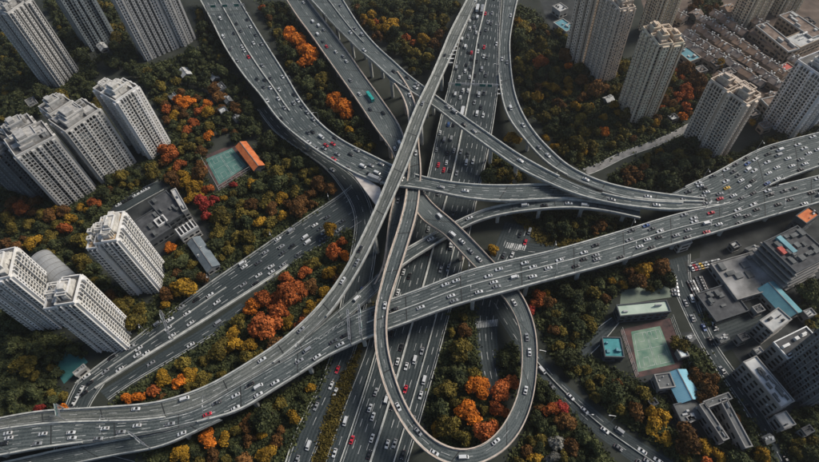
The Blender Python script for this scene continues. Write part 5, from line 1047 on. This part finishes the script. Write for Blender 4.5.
EXPL = {
'A': '10,431.5w 9,438.5w 43,434w 71,432w 105,429w 137,426w 35,444.5s 208,414r 217,418r 238,407.5w 259,386.6wv 262,394w 278,382w 321,355.5w 344,344w 422,306.5w 453,296w 458,300s 482,292w 442,285w 453,281w 496,269w 487,276w 516,276.6wv 521,262w 536.5,276.6w 495,282w 500,287s 582,252w 550,268w 586,259k 602,260.7s 646,248w 658,230w 591,245k 663,238.5k 628,240s 581,267k 705,211.7r 689,216.5w 692.7,220.8w 735,208.8w 752.5,205w 749,200s 741,215.6s 746.5,218.7w 725,225w 762,210.5k 783,204.5k 795,201k 691,229s 698,232s 170,424s 120,432s 235,396w 300,362s',
'M': '727.7,187.3y 694.7,182w 707,192w 723.4,181w 742.6,181w 754,171w 756,185.6w 775.6,172.7w 764.5,161.6w 744,159w 809.8,152.6w 798.7,146.8w 802,168w',
'B': '137,408.6w 185.6,398.7wv 262,359.7w 301,330s 342.7,281w 358,262s 359,249k 423,103s 445,54.7k 142,413s',
'C': '385,306.5w 398,406.7w 418,431.7s 435,454w 464,459wv 495,444w 529.6,391.5w 532,351w 512.6,304w 517.7,301r 416.6,153w 412,182k 452,237wv 454,228w 464,240w 473,251s 482.6,257w 369.4,96tb 359,97w 313,21wv 319,24wv 336,51w 347,58.5w 413.5,94w 527,362k 528,338s',
'E': '465.6,124.6k 474,131s 416,86.6w 355.6,25.6s 351,33w 612.6,199s 657,205w 520,160w 526,166w',
'G': '510,107.5wv 524,125w 539,147s 548,155w 586,179w 648.5,196w',
'H': '525,205wv 569,203w 585,205wv 469,218.5w 429.7,238.7w 357,299wv 545,205k',
'F': '327,145r 332.5,142.5r 349.6,153.7k 363,167wv 338.5,154.5s 370,165s 378.6,162s 297.5,98w 293.6,101.5s 313,131k 306,110s 466,190w 442,187s',
'I': '471.5,52r 478,51w 500,44w 470,27w 477.5,8wT 463,89.5w 468,90w 477,114wv 483,116w 474.4,102s 438.7,163r 443.7,168.5r 466,163wv 473,162.6w 450,168.7k 440.8,270.7s 448,270.7s 373,412.4w 372.6,435.6w 368.3,447.6r 387.6,446.6w 394.8,448s 406,391.5r 415,362wv 406.8,367w 376,387s',
'K2': '334.6,395w 309,447wv 330,385.5w 296.5,459s 336.7,369.7r 332,171w',
'K': '582.6,412w 572,395w 578,391.5w 606.5,433w 657,451.6w',
'J': '168.5,320w 167.7,328w 173.7,334.8w 192.5,322w 138.6,348.5w 147,352.7w 120.7,370.7w 186.5,313.4w 105,371.5s', 'J2': '190,346.8w', 'A2': '180,436w 190,432r 30,458w', 'N': '399,200s'}
for rk, L_ in EXPL.items():
    for q in L_.split():
        a, b = q.split(','); i = len(b)
        while not b[:i].replace('.', '').isdigit(): i -= 1
        c = b[i]; k = {'': 'car', 'v': 'van', 'b': 'bus', 'T': 'truck'}[b[i+1:]]; at_px(rk, float(a), float(b[:i]), C3[c], k)
rc = random.Random(21)
def rcol(): return rc.choices(['white', 'silver', 'black', 'dark grey', 'red', 'blue'], [30, 20, 26, 19, 3, 2])[0]
def rkind(): return rc.choices(['car', 'van', 'bus', 'truck'], [88, 11, .6, .8])[0]
for rk, lanes, n, s0, s1 in (('I', (.055,.165,.275,.385,.50,.645,.735), 58, 0, .5), ('I', (.06,.17,.28,.39,.52,.66,.74,.90), 40, .5, 1), ('F', (.11,.28,.42,.60,.75,.91), 50, 0, .72), ('M', (.08,.21,.35,.5,.65,.79,.92), 36, .05, 1), ('A', (.1,.26,.41,.58,.74,.9), 26, .55, 1), ('A', (.1,.26,.41,.58,.74,.9), 10, 0, .5), ('J', (.08,.21,.36,.54,.71,.87), 36, .05, 1), ('C', (.3,.7), 14, .55, 1), ('E', (.2,.5,.8), 10, 0, .6), ('K', (.13,.38,.62,.87), 9, .3, 1), ('Q', (.12,.37,.62,.87), 10, 0, .4), ('K2', (.3,.7), 5, .5, 1), ('S', (.28,.72), 9, 0, 1), ('G', (.3,.7), 3, 0, .6), ('I2', (.4,), 2, .2, 1), ('Q2', (.3,.7), 5, .1, .9), ('J2', (.4,), 2, 0, 1)):
    r = ROADS[rk]; k = 0
    for _ in range(n*3):
        if k >= n: break
        kd = rkind() if rk in ('I', 'F', 'M', 'C') else rc.choices(['car', 'van'], [9, 1])[0]; k += put(rk, r.s[-1]*rc.uniform(s0, s1), rc.choice(lanes)+rc.uniform(-.012, .012), kd, rcol() if kd == 'car' else rc.choice(('white', 'silver', 'white')))
def row(p0, p1, n, side, cols=None, road='park', jit=.0):
    a, b = P(*p0, .05), P(*p1, .05); d = (b-a)/np.linalg.norm(b-a); nrm = np.array([-d[1], d[0], 0])*side
    for i in range(n):
        c = a+(b-a)*(i+.5)/n; c[2] = .07; CARS.append({'pos': c, 'dir': nrm if not jit else d*rc.choice((-1, 1)), 'kind': 'car', 'col': cols[i] if cols else rcol(), 'road': road, 'f': .5, 'ln': 2.4})
W = 'white'; row((690,269), (721,262), 10, 1, ['white','red','silver','yellow','silver','white','dark grey','white','silver','white'], 'car park'); row((690,281), (700,301), 8, 1, None, 'car park'); row((698,277), (707,297), 7, -1, None, 'car park')
row((672,275), (676,297), 6, 1, [W,W,'silver',W,W,'silver'], 'street side'); row((706,312), (716,330), 4, 1, None, 'street side', 1); row((83,388), (71,410), 5, 1, [W,'silver',W,W,'dark grey'], 'cross street', 1)
row((116,207), (150,188), 6, 1, None, 'school drive', 1); row((205,74), (214,92), 6, -1, None, 'grey houses'); row((214,118), (226,130), 4, 1, None, 'grey houses'); row((166,68), (196,58), 8, 1, None, 'white slab tower'); row((5,94), (40,80), 7, 1, None, 'corner tower')
row((60,12), (66,34), 6, 1, None, 'corner tower'); row((199,252), (209,264), 4, 1, None, 'school drive')
PH = {'A': 'on the long wide viaduct', 'M': 'on the crowded right hand viaduct', 'B': 'on the highest diagonal flyover', 'C': 'on the loop ramp road', 'E': 'on the curved double flyover', 'G': 'on the right hand ramp', 'H': 'on the slim low flyover', 'F': 'on the wide top left flyover', 'I': 'on the central highway', 'K2': 'on the slip road', 'K': 'on the bottom right main street', 'J': 'on the left avenue', 'J2': 'on the service road', 'A2': 'on the lower left exit ramp', 'N': 'on the short link ramp', 'Q': 'on the cross road', 'Q2': 'on the side road', 'S': 'on the right hand street', 'I2': 'on the frontage road',
      'car park': 'parked in the right hand car park', 'street side': 'parked beside the right hand street', 'cross street': 'queued at the avenue end', 'school drive': 'parked by the left school', 'grey houses': 'parked by the small grey houses', 'white slab tower': 'parked below the white slab tower', 'corner tower': 'parked by the top left tower'}
vis = []
for c in CARS:
    q = proj(c['pos'])
    if -6 < q[0] < 825 and -6 < q[1] < 468: dpt = -(CM.T @ (c['pos']-np.array([0, 0, CAM_H])))[2]; vis.append((dpt/(1 if c['kind'] in ('car', 'van') else 1.6), q, c))
vis.sort(key=lambda a: a[0]); keepc, restc = vis[:298], vis[298:]
def vmat(c):
    X = Vector(c['dir']).normalized(); Y = Vector((0, 0, 1)).cross(X).normalized(); Z = X.cross(Y)
    m = Matrix.Identity(4)
    for i in range(3): m[i][0], m[i][1], m[i][2] = X[i], Y[i], Z[i]
    m = m @ Matrix.Scale(.89, 4)
    m.translation = Vector(c['pos'])+Vector((0, 0, .03)); return m
gr = {}
for a in keepc: gr.setdefault((a[2]['road'], a[2]['col'], a[2]['kind']), []).append(a)
for (rk, col, kind), L_ in gr.items():
    horiz = np.ptp([a[1][0] for a in L_]) >= np.ptp([a[1][1] for a in L_]); L_.sort(key=lambda a: a[1][0] if horiz else a[1][1])
    for i, (d_, q, c) in enumerate(L_):
        lab = '%s %s %s' % (col, kind, PH[rk]) if len(L_) == 1 else '%s %s %s, %s %s among %s %ss there' % (col, kind, PH[rk], ordinal(i), 'from the left' if horiz else 'from the top', col, kind) if len(PH[rk].split()) < 7 else '%s %s %s, %s %s' % (col, kind, PH[rk], ordinal(i), 'from left' if horiz else 'from top')
        if len(lab.split()) > 16: lab = '%s %s %s, %s %s' % (col, kind, PH[rk], ordinal(i), 'from left' if horiz else 'from top')
        v = vehicle_mesh(kind, col); o = bpy.data.objects.new({'car': 'car', 'van': 'van', 'bus': 'bus', 'truck': 'truck'}[kind], v['body']); COL.objects.link(o); o.matrix_world = vmat(c); tag(o, lab, kind, 'vehicles '+PH[rk])
        child_copy('windscreen', v['windscreen'], o); child_copy('rear_window', v['rear_window'], o)
        for m in v['side_window']: child_copy('side_window', m, o)
        w_ = child_copy('wheels', v['wheels'], o); w_['kind'] = 'stuff'
        h_ = child_copy('headlights', v['lamps'], o); h_['kind'] = 'stuff'; t_ = child_copy('tail_lights', v['tails'], o); t_['kind'] = 'stuff'
# the smallest, farthest cars past the first 300
if restc:
    V = []; F = []; MI = []; mats = []; base = 0
    for d_, q, c in restc:
        v = vehicle_mesh(c['kind'], c['col']); m = vmat(c)
        for key in ('body', 'windscreen', 'rear_window', 'wheels'):
            me = v[key]; mt = me.materials[0]
            if mt not in mats: mats.append(mt)
            V += [tuple(m @ x.co) for x in me.vertices]
            for p in me.polygons: F.append(tuple(base+i for i in p.vertices)); MI.append(mats.index(mt))
            base += len(me.vertices)
    me = bpy.data.meshes.new('distant_cars'); me.from_pydata(V, [], F)
    for m in mats: me.materials.append(m)
    me.polygons.foreach_set('material_index', MI); o = link('distant_cars', me, None, 'stuff'); o['label'] = 'small far cars crowding the upper parts of the highways'; o['category'] = 'cars'


# ------------------------------------------------------------------ haze: thin warm autumn air over the whole city
HD = 0.00011
bm_ = MB(); bm_.box(-900, 900, -500, 1300, -1, CAM_H+6); hm = bpy.data.materials.new('haze_air'); hm.use_nodes = True; hn = hm.node_tree; hn.nodes.remove(hn.nodes['Principled BSDF'])
pv = hn.nodes.new('ShaderNodeVolumePrincipled'); pv.inputs['Color'].default_value = (.93, .93, .92, 1); pv.inputs['Density'].default_value = HD; pv.inputs['Anisotropy'].default_value = .55; hn.links.new(pv.outputs[0], hn.nodes['Material Output'].inputs['Volume'])
bm_.build('haze', hm, None, 'stuff')
